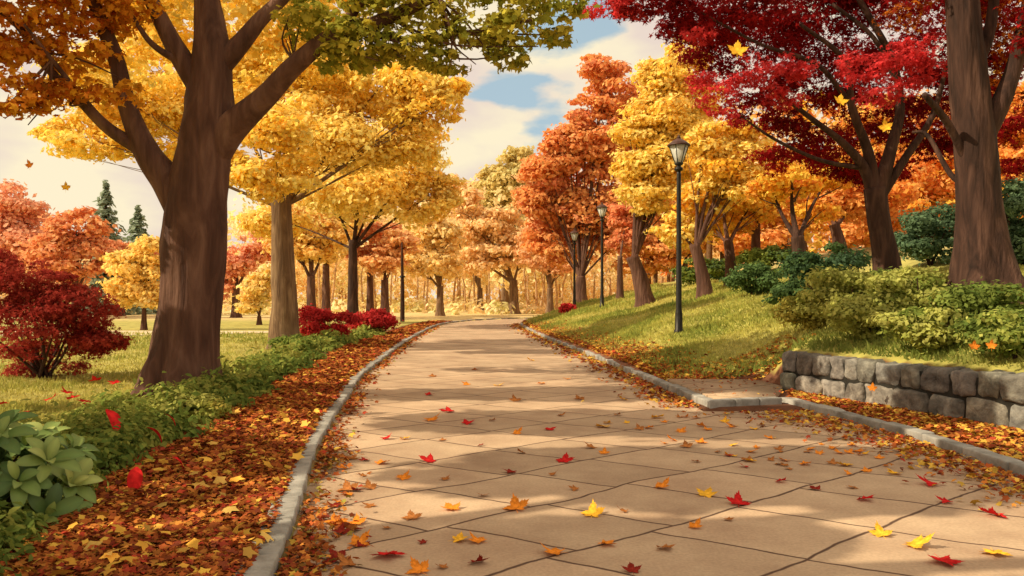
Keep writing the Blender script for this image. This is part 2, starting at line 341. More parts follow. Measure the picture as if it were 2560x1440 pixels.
# ---------------------------------------------------------------- leaves
def star(lobes=((-128,.55),(-66,.88),(0,1.0),(66,.88),(128,.55)), notch=.42, base=.3):
    P = []
    for i, (a, rr) in enumerate(lobes):
        P.append((rr*math.cos(math.radians(a+90)), rr*math.sin(math.radians(a+90))))
        if i < len(lobes)-1:
            b = (a+lobes[i+1][0])/2; P.append((notch*math.cos(math.radians(b+90)), notch*math.sin(math.radians(b+90))))
    P.append((0, -base)); P = np.array(P); z = -.25*(P**2).sum(1)
    return np.column_stack([P, z])
T_MAPLE = star(notch=.48); T_JAP = star(notch=.24, base=.2)
T_QUAD = np.array([(0,-1,0),(.62,.1,-.12),(0,1,0),(-.62,-.1,.12)])
T_OVAL = np.array([(0,-1,-.1),(.42,-.35,.08),(.4,.35,.1),(0,1,-.15),(-.4,.35,.1),(-.42,-.35,.08)])
T_BLADE = np.array([(-.12,0,0),(.12,0,0),(.05,1,.25)])
def unit(v): return v/(np.linalg.norm(v, axis=-1, keepdims=True)+1e-9)
def leafmesh(name, P, Nn, size, col, T, mat, parent=None, up=None, origin=None, FT=None, vc=None):
    n = len(P); k = len(T); Nn = unit(Nn)
    a = rng.normal(size=(n, 3)) if up is None else up
    t = unit(a-(a*Nn).sum(1, keepdims=True)*Nn); b = np.cross(Nn, t); s = np.asarray(size).reshape(-1, 1)
    V = P[:, None, :]+(T[None, :, 0:1]*b[:, None]+T[None, :, 1:2]*t[:, None]+T[None, :, 2:3]*Nn[:, None])*s[:, None]
    if FT is None: Fa = np.arange(n*k).reshape(n, k)
    else: Fa = (np.arange(n)[:, None, None]*k+np.array(FT)[None]).reshape(-1, len(FT[0]))
    cc_ = np.repeat(col, k, 0)
    if vc is not None: cc_ = cc_*np.tile(vc, n)[:, None]
    return mk(name, V.reshape(-1, 3), Fa, mat, parent, cc_, FT is not None, origin)
def pal(palette, t):
    p = np.array(palette, float); t = np.clip(t, 0, .9999)*(len(p)-1); i = t.astype(int); u = (t-i)[:, None]; return p[i]*(1-u)+p[np.minimum(i+1, len(p)-1)]*u
def subclumps(c, r, m, frac=.34):
    d = unit(rng.normal(size=(m, 3))); rr = rng.uniform(.3, 1, (m, 1))**.5
    cc = np.array(c)+d*np.array(r)*rr*(1-frac*.5)
    R = float(np.mean(r))*frac*rng.uniform(.45, 1.35, m); R3 = np.column_stack([R*rng.uniform(1, 1.6, m), R*rng.uniform(1, 1.3, m), R*rng.uniform(.45, .8, m)])
    return cc, R3
def foliage(name, ells, size, palette, parent, T=T_QUAD, m=22, cover=.9, jit=.12, frac=.34, mat='leaf', lo=None, cap=90000, fuzz=.36):
    CC = []; RR = []
    for (c, r) in ells:
        a, b = subclumps(c, r, m, frac); CC.append(a); RR.append(b)
    CC = np.concatenate(CC); RR = np.concatenate(RR); area = 12.57*RR.mean(1)**2
    n = int(min(cap, cover*area.sum()/(1.15*size**2))); idx = rng.choice(len(CC), n, p=area/area.sum())
    d = unit(rng.normal(size=(n, 3))); d[:, 2] = np.where((d[:, 2] < -.2) & (rng.random(n) < .5), -d[:, 2], d[:, 2])
    rr = 1-np.abs(rng.normal(size=(n, 1)))*.2; q = rng.random(n) < fuzz; rr[q] *= rng.uniform(1.0, 1.6, (q.sum(), 1))
    P = CC[idx]+RR[idx]*d*rr
    Nn = unit(d/RR[idx]*RR[idx].mean(1, keepdims=True))*1.0+rng.normal(size=(n, 3))*.42+np.array([0, 0, .25])
    tcl = rng.random(len(CC)); cl = pal(palette, tcl[idx]*.65+rng.random(n)*.35)*rng.uniform(1-jit, 1+jit, (n, 1))
    return leafmesh(name, P, Nn, size*rng.uniform(.65, 1.25, n), cl, T, M[mat], parent), CC
YEL = [(.93,.60,.07),(.97,.73,.15),(.98,.82,.28),(.91,.53,.05)]
YELP = [(.96,.78,.28),(.97,.70,.18),(.98,.85,.42)]
GOLD = [(.91,.53,.06),(.95,.67,.12),(.86,.41,.045)]
ORA = [(.87,.36,.08),(.79,.26,.055),(.92,.48,.14),(.84,.32,.065)]
ORR = [(.82,.28,.10),(.72,.18,.07),(.90,.41,.15)]
PEACH = [(.93,.57,.25),(.96,.70,.33),(.90,.48,.21)]
RUST = [(.72,.22,.02),(.55,.10,.015),(.85,.38,.03),(.40,.06,.015)]
DRED = [(.27,.010,.012),(.38,.018,.018),(.18,.007,.010)]
BRED = [(.62,.035,.035),(.76,.075,.08),(.48,.018,.02)]
CRIM = [(.46,.07,.052),(.32,.032,.026),(.60,.115,.075)]
AZAL = [(.50,.03,.035),(.62,.06,.06),(.36,.02,.02)]
GYEL = [(.20,.23,.035),(.36,.35,.05),(.62,.50,.07),(.13,.17,.03)]
OLIV = [(.42,.38,.08),(.62,.52,.12),(.30,.30,.06)]
DGRN = [(.08,.15,.055),(.15,.24,.08),(.06,.11,.045)]
BLUG = [(.11,.19,.11),(.19,.28,.15),(.08,.14,.07)]
MGRN = [(.18,.25,.055),(.30,.36,.08),(.12,.18,.04)]
LGRN = [(.38,.42,.09),(.56,.54,.15),(.26,.31,.06)]
HAZP = [(.88,.38,.25),(.92,.48,.32),(.84,.30,.20)]
HAZE_TINT = np.array([.98,.79,.45])
def haze(palette, Y, amt=1.0):  # distance haze mixed into the leaf colours by depth
    k = min(.75, max(0, (Y-28)/70))*amt; return [tuple(np.array(c)*(1-k)+HAZE_TINT*k) for c in palette]

def E(px, py, rx, rz, Y, dep=.8):
    return (W(px, py, Y), (rx*Y/F, max(rx*dep, 20)*Y/F, rz*Y/F))
def gz1(x, y): return float(H(x, y)[0])
def tree(label, px, Y, r0, fork, ells, palette, size=None, cat='tree', group=None, bark='bark', name='tree', lean=0, T=T_QUAD, m=24, cover=.9, nb=3, jit=.12, hz=1.0, grow=1.0, bk=.42):
    x = (px-1280)*Y/F; z = gz1(x, Y); t = thing(name, (x, Y, z), label, cat, group)
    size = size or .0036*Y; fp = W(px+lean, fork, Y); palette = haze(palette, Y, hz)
    P = [(x, Y, z-.15), (x+(fp[0]-x)*.25, Y, z+(fp[2]-z)*.33), (x+(fp[0]-x)*.6, Y, z+(fp[2]-z)*.7), tuple(fp)]
    v, f = tube(P, [r0*1.15, r0*.92, r0*.8, r0*.75], 12, 16, .10, .5); mk('trunk', v, f, M[bark], t, None, True)
    es = [E(e[0], e[1], e[2]*grow, e[3]*grow, Y+(e[4] if len(e) > 4 else 0)) for e in ells]
    mb = MB()
    for i, (c, rr) in enumerate(es):
        tip = np.array(c)+np.array([0, 0, rr[2]*.2]); st = np.array(P[2])*.35+fp*.65; mid = st*.5+tip*.5+np.array([0, .25, abs(tip[0]-st[0])*.02])
        ra = r0*bk/(1+.14*i); v, f = tube([st, mid, tip], [ra, ra*.6, ra*.2], 8, 12, .06); mb.add(v, f)
        for q in range(nb):
            u = rng.uniform(.35, .9); b0 = st*(1-u)+tip*u if u > .6 else mid*.6+st*.4
            e = np.array(c)+unit(rng.normal(size=3))*np.array(rr)*.75; e[2] = max(e[2], b0[2]+.2)
            v, f = tube([b0, (b0+e)/2+rng.normal(size=3)*rr[0]*.08, e], [ra*.35, ra*.2, ra*.07], 6, 8); mb.add(v, f)
    mb.build('branches', M[bark], t)
    foliage('crown', es, size, palette, t, T, m, cover, jit)
    return t

# ---------------------------------------------------------------- big tree, left of the path
def wl(pts): return [W(p[0], p[1], p[2]) for p in pts]
Y = 12.4; base = W(452, 0, Y); bz = gz1(base[0], Y)
t = thing('maple_tree', (base[0], Y, bz), 'large brown forked tree beside the hedge with orange, gold and green leaves overhead', 'tree')
v, f = tube([(base[0], Y, bz-.2)]+wl([(456,930,Y),(470,800,Y),(480,690,Y),(488,570,Y),(500,450,Y),(517,330,Y),(525,230,Y),(530,120,Y),(518,0,Y),(500,-130,Y)]), [.60,.52,.455,.45,.47,.43,.38,.34,.28,.20,.14], 32, 64, .10, .55, fh=.45)
mk('trunk', v, f, M['bark'], t, None, True)
limbs = [
 ([(470,540,Y),(425,460,Y),(370,385,Y-.1),(320,270,Y-.2),(290,150,Y-.3),(240,20,Y-.4),(180,-160,Y-.5)], [.30,.26,.20,.14,.12,.10,.06]),
 ([(350,370,Y-.1),(270,320,Y-.3),(190,240,Y-.5),(110,160,Y-.6),(40,60,Y-.7),(-40,10,Y-.8)], [.12,.09,.07,.06,.05,.035]),
 ([(520,400,Y),(575,325,Y-.1),(660,245,Y-.3),(740,160,Y-.5),(830,92,Y-.65),(960,50,Y-.8),(1110,-20,Y-1),(1260,-80,Y-1.2)], [.30,.25,.18,.145,.12,.10,.07,.04]),
 ([(850,85,Y-.7),(890,20,Y-.8),(960,-60,Y-1)], [.09,.07,.05]),
 ([(890,72,Y-.7),(1010,98,Y-.8),(1150,85,Y-1),(1330,50,Y-1.2)], [.06,.045,.035,.02]),
 ([(525,250,Y),(465,165,Y),(425,95,Y-.1),(385,15,Y-.2),(330,-100,Y-.3)], [.22,.18,.14,.12,.09]),
 ([(540,170,Y),(600,110,Y),(650,50,Y),(720,-20,Y),(800,-120,Y)], [.20,.15,.12,.10,.07]),
 ([(455,160,Y),(380,110,Y-.4),(330,40,Y-.6)], [.06,.045,.03]),
 ([(255,300,Y-.3),(215,255,Y-.5),(130,150,Y-.9),(60,60,Y-1.2)], [.05,.045,.035,.02]),
]
LB = []
for P, R in limbs:
    v, f = tube(wl(P), R, 14, 8*len(P), .08); LB.append(mk('limb', v, f, M['bark'], t, None, True))
for i in range(28):
    (a, b, li) = random.choice([((880,72,11.7),(1000,150,11.5),2),((1100,0,11.4),(1180,150,11.3),2),((1150,85,11.4),(1400,110,11.2),4),((980,45,11.6),(1330,110,11.3),2),((190,240,11.9),(230,240,11.7),1),((130,150,11.5),(60,280,11.5),8),((100,130,11.7),(330,230,11.7),1),((740,160,11.9),(740,60,11.8),2)])
    p = W(*a); q = W(b[0]+random.uniform(-60, 60), b[1]+random.uniform(-40, 40), b[2]); mmm = (p+q)/2+rng.normal(size=3)*.12
    v, f = tube([p, mmm, q], [.026,.016,.007], 5, 8); mk('twig', v, f, M['bark'], LB[li], None, True)
Yg = 11.6
foliage('green_foliage', [E(790,60,110,60,Yg+.3),E(920,100,120,70,Yg),E(860,150,100,32,Yg+.1),E(1040,110,120,70,Yg),E(1130,160,90,30,Yg),E(1190,60,130,80,Yg-.2),E(1300,90,120,70,Yg-.3),E(1270,150,60,30,Yg-.2),E(1390,95,60,35,Yg-.4),E(1000,10,150,50,Yg),E(1300,0,150,50,Yg-.3),E(1420,30,50,30,Yg-.3)],
        .085, GYEL, t, T_MAPLE, 14, .62, .18, .36)
foliage('orange_foliage', [E(90,20,170,70,Yg),E(20,110,110,60,Yg-.2),E(180,130,130,55,Yg+.2),E(90,230,120,42,Yg-.2),E(270,235,95,32,Yg-.2),E(30,275,70,25,Yg-.3),E(280,30,120,60,Yg+.3),E(180,-60,260,60,Yg)],
        .085, [(.70,.26,.03),(.80,.42,.04),(.52,.14,.02),(.88,.52,.07)], t, T_MAPLE, 14, .62, .18, .36)
foliage('golden_foliage', [E(470,20,200,90,15),E(350,110,150,100,15.5),E(700,60,150,90,15),E(620,150,120,70,16),E(560,-70,400,90,13.5),E(950,-90,300,60,13),E(240,170,120,80,16),E(640,250,110,70,17)],
        .11, YEL, t, T_MAPLE, 12, .55, .14, .36)
foliage('crown', [((-7.2,7.9,7.5),(4.4,.85,.7)),((-8.2,10.8,7.6),(3.4,.75,.6)),((-10.5,9.4,5.0),(1.5,.9,1.2)),((-9.6,11.6,5.4),(1.2,.45,1.3)),((-9.2,10.7,3.9),(.8,.4,.5))], .17, GOLD, t, T_QUAD, 90, 1.3, frac=.24, fuzz=.08)  # crown rows added out of view to band the paving and trunk with shade
# tree added outside the view; crown rows shaped to shade the near paving
x = -9.5; y = 2.6; z = gz1(x, y); t = thing('maple_tree', (x, y, z), 'golden maple added out of view at the left to shade the paving', 'tree')
v, f = tube([(x,y,z-.2),(x+.1,y,1.5),(x,y+.1,3.6),(x+.2,y,5.5),(x+.1,y,8)], [.55,.42,.36,.28,.12], 16, 24, .1, .5); mk('trunk', v, f, M['bark'], t, None, True)
rows = [((-7.4,4.9,7.5),(3.9,1.1,.6)),((-3.9,4.5,7.5),(2.2,1.0,.5)),((-9.4,2.6,7.7),(1.6,.7,.5)),((-7.0,.1,7.4),(3.6,1.7,.7)),((-3.6,.3,7.0),(2.3,1.2,.6)),((-3.4,2.7,7.6),(1.5,.40,.4)),((-10.6,5.6,5.2),(1.6,1.2,1.2))]
for (c, rr) in rows:
    v, f = tube([(x+.1,y,4.2),((x+c[0])/2,(y+c[1])/2,6.2),c], [.2,.13,.05], 8, 12); mk('limb', v, f, M['bark'], t, None, True)
foliage('crown', rows, .17, GOLD, t, T_QUAD, 110, 1.4, frac=.24, fuzz=.08)
print('hero', flush=True)

# ---------------------------------------------------------------- trees on the left
TG = 'yellow trees along the left of the path'
tree('tall yellow tree with pale straight trunk, second along the left of the path', 712, 23.6, .40, 480,
     [(700,440,120,70,-1.5),(690,330,110,60,-2),(880,330,200,110,1),(960,220,170,80,1),(560,250,170,130,2),(760,190,200,110,2),(1080,280,100,60,0),(520,420,110,70,1),(300,260,170,90,1),(230,360,110,50,0),(430,330,120,90,2),(1130,225,60,30,0),(380,170,150,100,3),(150,330,70,35,1),(1000,380,110,50,1)],
     YEL, .09, group=TG, bark='bark_pale', m=22, lean=-10, cover=.85, bk=.32)
tree('slim dark forked tree with broad flat yellow crown, beside the red azaleas', 882, 42, .30, 600,
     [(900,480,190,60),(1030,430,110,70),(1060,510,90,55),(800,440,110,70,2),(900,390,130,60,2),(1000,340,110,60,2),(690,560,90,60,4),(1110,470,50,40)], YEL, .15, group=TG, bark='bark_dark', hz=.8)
tree('small forked tree with orange yellow crown, between the pale trunk and the azaleas', 778, 55, .36, 690, [(780,610,70,50),(720,600,60,45),(830,580,60,45),(760,540,80,50)], GOLD, group=TG, bark='bark')
tree('thin straight tree just left of the dark forked tree', 815, 60, .34, 660, [(820,620,60,50),(790,560,70,50),(850,540,70,40)], YEL, group=TG)
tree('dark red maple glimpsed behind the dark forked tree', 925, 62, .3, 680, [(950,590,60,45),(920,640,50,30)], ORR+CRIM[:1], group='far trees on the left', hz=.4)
tree('orange tree behind the wooden pole', 962, 60, .36, 700, [(960,650,60,35),(1000,610,50,40)], ORA, group='far trees on the left')
BP = 'bark_pale'
tree('bright yellow rounded tree at the far left bend of the path', 1100, 66, .34, 715, [(1060,610,60,60),(1110,600,50,50),(1040,660,60,35),(1100,660,60,35),(1080,560,50,40)], YELP, group='far trees at the bend', bark=BP)
tree('peach orange spreading tree standing at the end of the path', 1284, 74, .5, 700, [(1200,590,80,60),(1250,640,90,40),(1180,650,70,40),(1310,620,60,50),(1170,520,55,50),(1240,560,70,60)], PEACH+GOLD[:1], group='far trees at the bend', bark=BP)
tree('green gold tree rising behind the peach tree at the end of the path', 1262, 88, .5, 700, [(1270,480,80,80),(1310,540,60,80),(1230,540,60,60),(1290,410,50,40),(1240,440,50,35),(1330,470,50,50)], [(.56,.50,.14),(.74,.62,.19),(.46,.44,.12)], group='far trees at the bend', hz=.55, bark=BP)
tree('pale orange tree left of the peach tree at the bend', 1200, 92, .4, 720, [(1150,560,60,60),(1180,490,60,50),(1110,540,50,50),(1130,470,40,40),(1200,530,50,50)], PEACH+YELP[:1], group='far trees at the bend', bark=BP)
tree('small rusty tree on the right of the bend', 1375, 70, .35, 720, [(1350,620,60,60),(1380,560,60,60),(1400,660,60,30),(1360,490,60,60),(1340,430,40,40)], ORR, group='far trees at the bend', bark=BP)
tree('young golden tree on the far lawn left of the big trunk', 360, 37, .13, 770, [(350,690,65,60),(370,630,55,45),(320,730,60,40),(385,740,50,40),(300,660,45,40)], YELP, .12, nb=6)
tree('rounded pale yellow shrubby tree between the two near trunks', 648, 44, .14, 790, [(640,720,40,45),(660,690,35,35),(625,760,35,30)], YELP+OLIV[1:2], .14)
for lab, px, Yy, el, pl in (
   ('pinkish red round tree at the far left edge', 40, 62, [(30,520,90,60),(60,600,110,70),(-20,600,80,80)], HAZP),
   ('coral red tree in front of the dark conifers', 190, 58, [(190,580,75,70),(150,650,90,70),(230,650,60,50)], ORR+HAZP[:1]),
   ('orange red tree low behind the golden tree', 300, 66, [(300,640,50,40),(400,640,60,50),(350,670,70,40)], ORR),
   ('pink red tree seen between the two near trunks', 590, 60, [(590,650,60,55),(640,620,50,50),(560,700,50,50)], HAZP+ORR[:1])):
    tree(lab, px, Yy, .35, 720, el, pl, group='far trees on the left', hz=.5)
def conifer(label, px, Yy, top, bot, wd):
    x = (px-1280)*Yy/F; t = thing('conifer_tree', (x, Yy, .1), label, 'tree', 'dark conifers on the left'); zt = W(px, top, Yy)[2]; zb = .8
    v, f = tube([(x, Yy, 0), (x, Yy, zt*.5), (x, Yy, zt)], [.35,.2,.04], 8, 10); mk('trunk', v, f, M['bark_dark'], t, None, True)
    P = []; Nn = []
    for k in range(16):
        u = k/15; z = zb+(zt-zb)*u; R = wd*(1-u)**.8+.2
        n = int(300*(1-u)+60); a = rng.uniform(0, 6.28, n); r = R*rng.uniform(.2, 1, n)*(1+.22*np.sin(a*7+k))
        P.append(np.column_stack([x+r*np.cos(a), Yy+r*np.sin(a), z-.35*r+rng.normal(size=n)*.16])); Nn.append(np.column_stack([np.cos(a)*.5, np.sin(a)*.5, np.ones(n)*.8]))
    P = np.concatenate(P); Nn = np.concatenate(Nn)+rng.normal(size=P.shape)*.3
    leafmesh('crown', P, Nn, .3*rng.uniform(.6, 1.2, len(P)), pal([(.28,.34,.24),(.36,.42,.30),(.22,.28,.20)], rng.random(len(P))), T_QUAD, M['leaf'], t)
conifer('tall pointed blue green conifer on the far left', 265, 70, 462, 600, 2.6)
conifer('shorter broad conifer right of the pointed one', 345, 76, 525, 610, 2.8)

# ---------------------------------------------------------------- trees on the right
RG = 'trees on the right bank'
tree('tall orange red tree behind the two farther lamps', 1452, 51, .42, 690,
     [(1420,600,90,70,2),(1480,540,100,90,2),(1380,500,70,60,1),(1440,430,90,80,1),(1500,340,90,90),(1540,240,70,60),(1510,180,55,50),(1420,350,55,40),(1580,450,90,100,1),(1590,300,80,90,2),(1580,580,90,60,1),(1360,580,50,60,2),(1370,420,55,55),(1330,500,40,40,1),(1470,270,50,50)], ORR+ORA, group=RG, bark='bark', hz=.55, grow=1.12)
tree('thin rusty tree beside the middle lamp', 1550, 41, .18, 640, [(1560,600,50,40,2),(1570,540,50,50,3)], ORR, group=RG)
tree('tall bright yellow tree with leaning trunk behind the near lamp', 1615, 33, .36, 640,
     [(1620,480,70,60),(1640,400,80,60),(1600,330,60,50),(1660,290,80,70),(1680,200,60,60),(1720,140,50,50,1),(1640,190,45,50),(1700,420,70,60),(1740,250,60,80,1),(1590,420,50,50),(1700,340,60,60)], YEL, .11, group=RG, lean=-35, grow=1.12)
tree('golden tree with forked trunk right of the near lamp', 1765, 29, .26, 610, [(1790,420,80,60),(1850,370,70,60),(1830,460,80,45),(1760,350,60,50),(1700,580,60,45,1),(1880,440,50,40),(1760,500,70,45,1)], YEL+GOLD[:1], .10, group=RG, lean=-30, grow=1.1)
tree('slender V shaped tree left of the dark round bush', 1830, 31, .24, 600, [(1810,500,90,40,1),(1880,520,80,40,2),(1780,560,70,35,2)], GOLD, .12, group=RG, lean=-10)
tree('straight brown tree above the dark round bush', 1890, 35, .24, 560, [(1900,480,90,55),(1960,430,80,50),(1850,560,60,30)], GOLD+ORA[:1], .13, group=RG)
tree('V shaped tree in front of the orange wood, left of the crimson maple', 2003, 26, .27, 590, [(1980,450,90,45),(1930,480,60,35,1),(2080,440,90,50,2),(2040,530,60,30,2)], GOLD+ORA[2:3], .10, group=RG, bark='bark_dark', lean=-10)
tree('brown tree just left of the crimson maple trunk', 2105, 31, .26, 560, [(2080,480,120,60,1),(2170,500,120,60,1)], ORA+GOLD[:1], .13, group=RG, lean=-20)
for lab, px, Yy, el in (
   ('greyish trunked tree between the maple and the big right trunk', 2325, 34, [(2300,430,140,90),(2400,500,120,90),(2250,540,120,50)]),
   ('orange tree far up the bank at the right edge', 2520, 36, [(2520,400,120,120),(2560,300,120,120),(2480,560,120,50)]),
   ('orange tree at the back of the bank above the blue green bush', 2230, 44, [(2150,440,160,90),(2270,350,160,120),(2180,560,150,60)]),
   ('rust coloured tree at the back behind the V shaped tree', 1960, 46, [(1930,520,120,80),(2020,470,120,100),(1880,600,100,50)]),
   ('orange brown tree deep in the wood behind the golden tree', 1700, 52, [(1680,600,110,60),(1620,650,80,40),(1760,560,110,80)])):
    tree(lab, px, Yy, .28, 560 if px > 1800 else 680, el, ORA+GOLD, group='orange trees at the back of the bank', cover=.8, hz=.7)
print('mid', flush=True)
# crimson maple
Y = 16.0; x = (2228-1280)*Y/F; z = gz1(x, Y)
t = thing('maple_tree', (x, Y, z), 'crimson maple with slender dark limbs above the olive shrubs', 'tree')
v, f = tube([(x, Y, z-.2)]+wl([(2215,650,Y),(2197,550,Y),(2188,470,Y)]), [.33,.25,.22,.21], 20, 26, .10, .6); mk('trunk', v, f, M['bark_dark'], t, None, True)
for P, R in [([(2190,520,Y),(2165,430,Y),(2110,360,Y-.2),(2020,290,Y-.5),(1930,220,Y-.8)],[.16,.11,.07,.05,.03]),
             ([(2190,490,Y),(2170,380,Y),(2130,270,Y-.2),(2110,150,Y-.3),(2000,60,Y-.4)],[.15,.10,.075,.055,.035]),
             ([(2195,500,Y),(2225,380,Y),(2250,270,Y+.2),(2230,150,Y+.2),(2160,20,Y),(2100,-80,Y)],[.17,.12,.09,.075,.06,.05]),
             ([(2195,500,Y),(2260,400,Y),(2330,290,Y+.3),(2370,150,Y+.3)],[.12,.08,.06,.04]),
             ([(2150,420,Y),(2050,400,Y-.2),(1940,350,Y-.5),(1850,290,Y-.8)],[.05,.04,.03,.02]),
             ([(2120,250,Y-.2),(2040,160,Y-.4),(1900,110,Y-.6),(1750,30,Y-.8)],[.055,.045,.03,.02]),
             ([(2240,200,Y+.1),(2180,90,Y),(2080,10,Y)],[.055,.045,.035])]:
    v, f = tube(wl(P), R, 10, 6*len(P), .07); mk('limb', v, f, M['bark_dark'], t, None, True)
foliage('crown', [E(1600,10,130,40,15),E(1760,50,130,75,15.5),E(1800,130,110,60,17),E(1900,80,150,80,16.5),E(1930,190,110,80,17.5),E(2050,60,150,90,17),E(2080,190,120,90,17.5),E(1900,290,120,70,16.5),E(1990,370,130,70,17),E(2100,400,90,60,18),E(2180,300,120,100,18),E(2200,430,100,50,18),E(2250,100,150,120,18),E(2340,200,120,100,18),E(2340,330,120,80,18),E(1800,-40,250,60,15),E(2150,-70,300,80,16)],
        .10, DRED+CRIM[1:2], t, T_JAP, 16, .95, .2, .36)
foliage('leaf_cluster', [E(1790,225,75,55,15),E(1900,190,90,55,14.8),E(1980,170,60,38,14.8),E(1830,285,70,35,15),E(1950,250,60,30,15),E(2160,170,85,48,14.2),E(2260,190,85,55,14.2),E(2300,120,75,45,14),E(2390,170,50,32,14),E(2200,240,70,28,14.2),E(1530,20,90,28,14.8),E(1740,90,50,25,14.8)],
        .075, BRED, t, T_JAP, 13, .95, .18, .36)
# big tree at right edge
Y = 13.0; x = (2475-1280)*Y/F; z = gz1(x, Y)
t = thing('maple_tree', (x, Y, z), 'thick dark trunked tree at the right edge with flared roots', 'tree')
v, f = tube([(x, Y, z-.3)]+wl([(2466,710,Y),(2455,600,Y),(2448,480,Y),(2438,370,Y),(2426,250,Y),(2412,110,Y),(2400,-70,Y)]), [.62,.48,.37,.33,.315,.30,.27,.22], 28, 56, .11, .9, fh=.6); mk('trunk', v, f, M['bark_dark'], t, None, True)
for P, R in [([(2450,360,Y),(2500,260,Y-.1),(2540,150,Y-.1),(2570,0,Y-.2)],[.18,.15,.12,.09]),
             ([(2425,420,Y),(2370,310,Y-.2),(2310,235,Y-.5)],[.07,.06,.04]),
             ([(2420,200,Y),(2470,90,Y+.2),(2490,-50,Y+.2)],[.12,.10,.08]),
             ([(2440,470,Y+.1),(2380,440,Y+.4),(2320,340,Y+.7),(2280,330,Y+.8)],[.05,.045,.035,.02])]:
    v, f = tube(wl(P), R, 10, 6*len(P), .07); mk('limb', v, f, M['bark_dark'], t, None, True)
foliage('crown', [E(2480,60,150,90,15),E(2560,200,120,120,15.5),E(2580,60,100,100,12.5),E(2380,20,150,60,15),E(2450,-80,300,60,13),E(2550,330,80,50,15.5),E(2480,180,90,90,16),E(2540,420,60,30,16)], .10, DRED+RUST[:1], t, T_JAP, 15, .9, .2)

# ---------------------------------------------------------------- shrubs
def shrub(label, px, Y, r, palette, size, cat='bush', group=None, T=T_QUAD, m=30, cover=.95, name='shrub', frac=.32, stems=8, mat='leaf', extra=None):
    x = (px-1280)*Y/F; z = gz1(x, Y); t = thing(name, (x, Y, z), label, cat, group); rx, ry, rz = r
    es = [((x, Y, z+rz*.8), (rx, ry, rz))]
    if extra: es += [((x+a, Y+b, z+c), rr) for (a, b, c, rr) in extra]
    mb = MB()
    for i in range(stems):
        a = random.uniform(0, 6.28); q = random.uniform(.3, .8); e = (x+rx*q*math.cos(a), Y+ry*q*math.sin(a), z+rz*random.uniform(.9, 1.5))
        v, f = tube([(x+random.uniform(-.1, .1)*rx, Y+random.uniform(-.1, .1), z-.05), ((x+e[0])/2+random.uniform(-.05, .05), (Y+e[1])/2, z+rz*.5), e], [.02+.012*rz, .015+.008*rz, .006], 6, 8); mb.add(v, f)
    mb.build('stems', M['bark_dark'], t)
    foliage('foliage', es, size, palette, t, T, m, cover, .15, frac, mat, fuzz=.28)
    return t
BG = 'evergreen bushes on the right bank'
shrub('small round dark green bush on the bank, nearest the golden trees', 1885, 24, (.85,.6,.55), DGRN, .055, group=BG)
shrub('large dark green bush left of the crimson maple trunk', 2080, 18.5, (1.1,.8,.78), DGRN+BLUG[:1], .05, group=BG)
shrub('low dark green bush at the left foot of the olive shrubs', 1985, 18, (.60,.5,.45), DGRN+MGRN[:1], .05, group=BG)
shrub('light olive green shrub above the left end of the stone wall', 2120, 14.8, (1.0,.7,.60), LGRN, .045, group=BG)
shrub('spreading yellow green shrub above the middle of the stone wall', 2290, 13.2, (1.0,.7,.48), LGRN+MGRN[:1], .045, group=BG)
shrub('darker spreading shrub below the thick right trunk', 2480, 11.4, (.95,.6,.36), MGRN+OLIV[:1], .042, group=BG)
shrub('low rounded light green shrub just behind the left part of the wall', 2190, 13.0, (.85,.55,.38), LGRN, .042, group=BG)
shrub('low green shrub directly behind the middle of the wall top', 2360, 11.4, (.85,.5,.32), LGRN+MGRN[:1], .04, group=BG)
shrub('low green shrub behind the wall top at the right edge', 2540, 10.2, (.75,.45,.30), MGRN+LGRN[:2], .038, group=BG)
shrub('small olive shrub on the bank at the left end of the wall', 2040, 15.4, (.70,.5,.38), OLIV+LGRN[:1], .045, group=BG)
shrub('mid green shrub at the foot of the crimson maple trunk', 2240, 15.2, (.8,.5,.42), MGRN+LGRN[:1], .046, group=BG)
shrub('blue green bush between the maple and the thick right trunk', 2330, 20, (1.05,.8,.85), BLUG, .055, group=BG)
shrub('tall blue green bush cut by the right edge of the picture', 2560, 17, (.75,.8,1.15), BLUG+DGRN[:1], .05, group=BG)
shrub('hazy green bush far up the bank among the trunks', 1760, 37, (1.4,.9,.6), MGRN+BLUG[1:2], .09, group=BG)
shrub('hazy green bush behind the small round dark bush', 1930, 30, (1.2,.9,.6), MGRN+BLUG[1:2], .08, group=BG)
shrub('small red plant on the lawn left of the far lamp', 1418, 42, (.45,.4,.35), BRED, .07, cat='plant', name='small_plant')
shrub('large crimson maple bush at the left edge of the lawn', 110, 15.0, (1.45,1.1,.95), CRIM, .07, T=T_JAP, m=46, cover=.95, frac=.26, stems=16,
      extra=[(-.5,0,1.8,(.8,.8,.5)),(.65,0,1.25,(.75,.8,.5)),(1.05,0,.7,(.6,.6,.28)),(-1.1,.2,2.2,(.5,.5,.35)),(.2,0,1.75,(.4,.4,.3))], name='maple_shrub')
shrub('low crimson azalea mound at the foot of the hedge', 815, 27, (1.2,.9,.68), AZAL, .06, group='crimson azaleas', name='azalea_shrub')
shrub('smaller crimson azalea mound right of the dark forked tree', 932, 33, (1.0,.9,.56), AZAL, .07, group='crimson azaleas', name='azalea_shrub')
shrub('pale yellow green shrub at the foot of the big left trunk', 455, 9.6, (.60,.4,.19), LGRN+OLIV[:2], .034, stems=6)
shrub('low yellow green mound left of the big trunk shrub', 300, 9.4, (.55,.4,.17), LGRN+MGRN[:1], .034, stems=5)
shrub('leafy green shrub at the foot of the pale second trunk', 740, 22.6, (.7,.45,.24), MGRN+LGRN[:1], .05, stems=6)

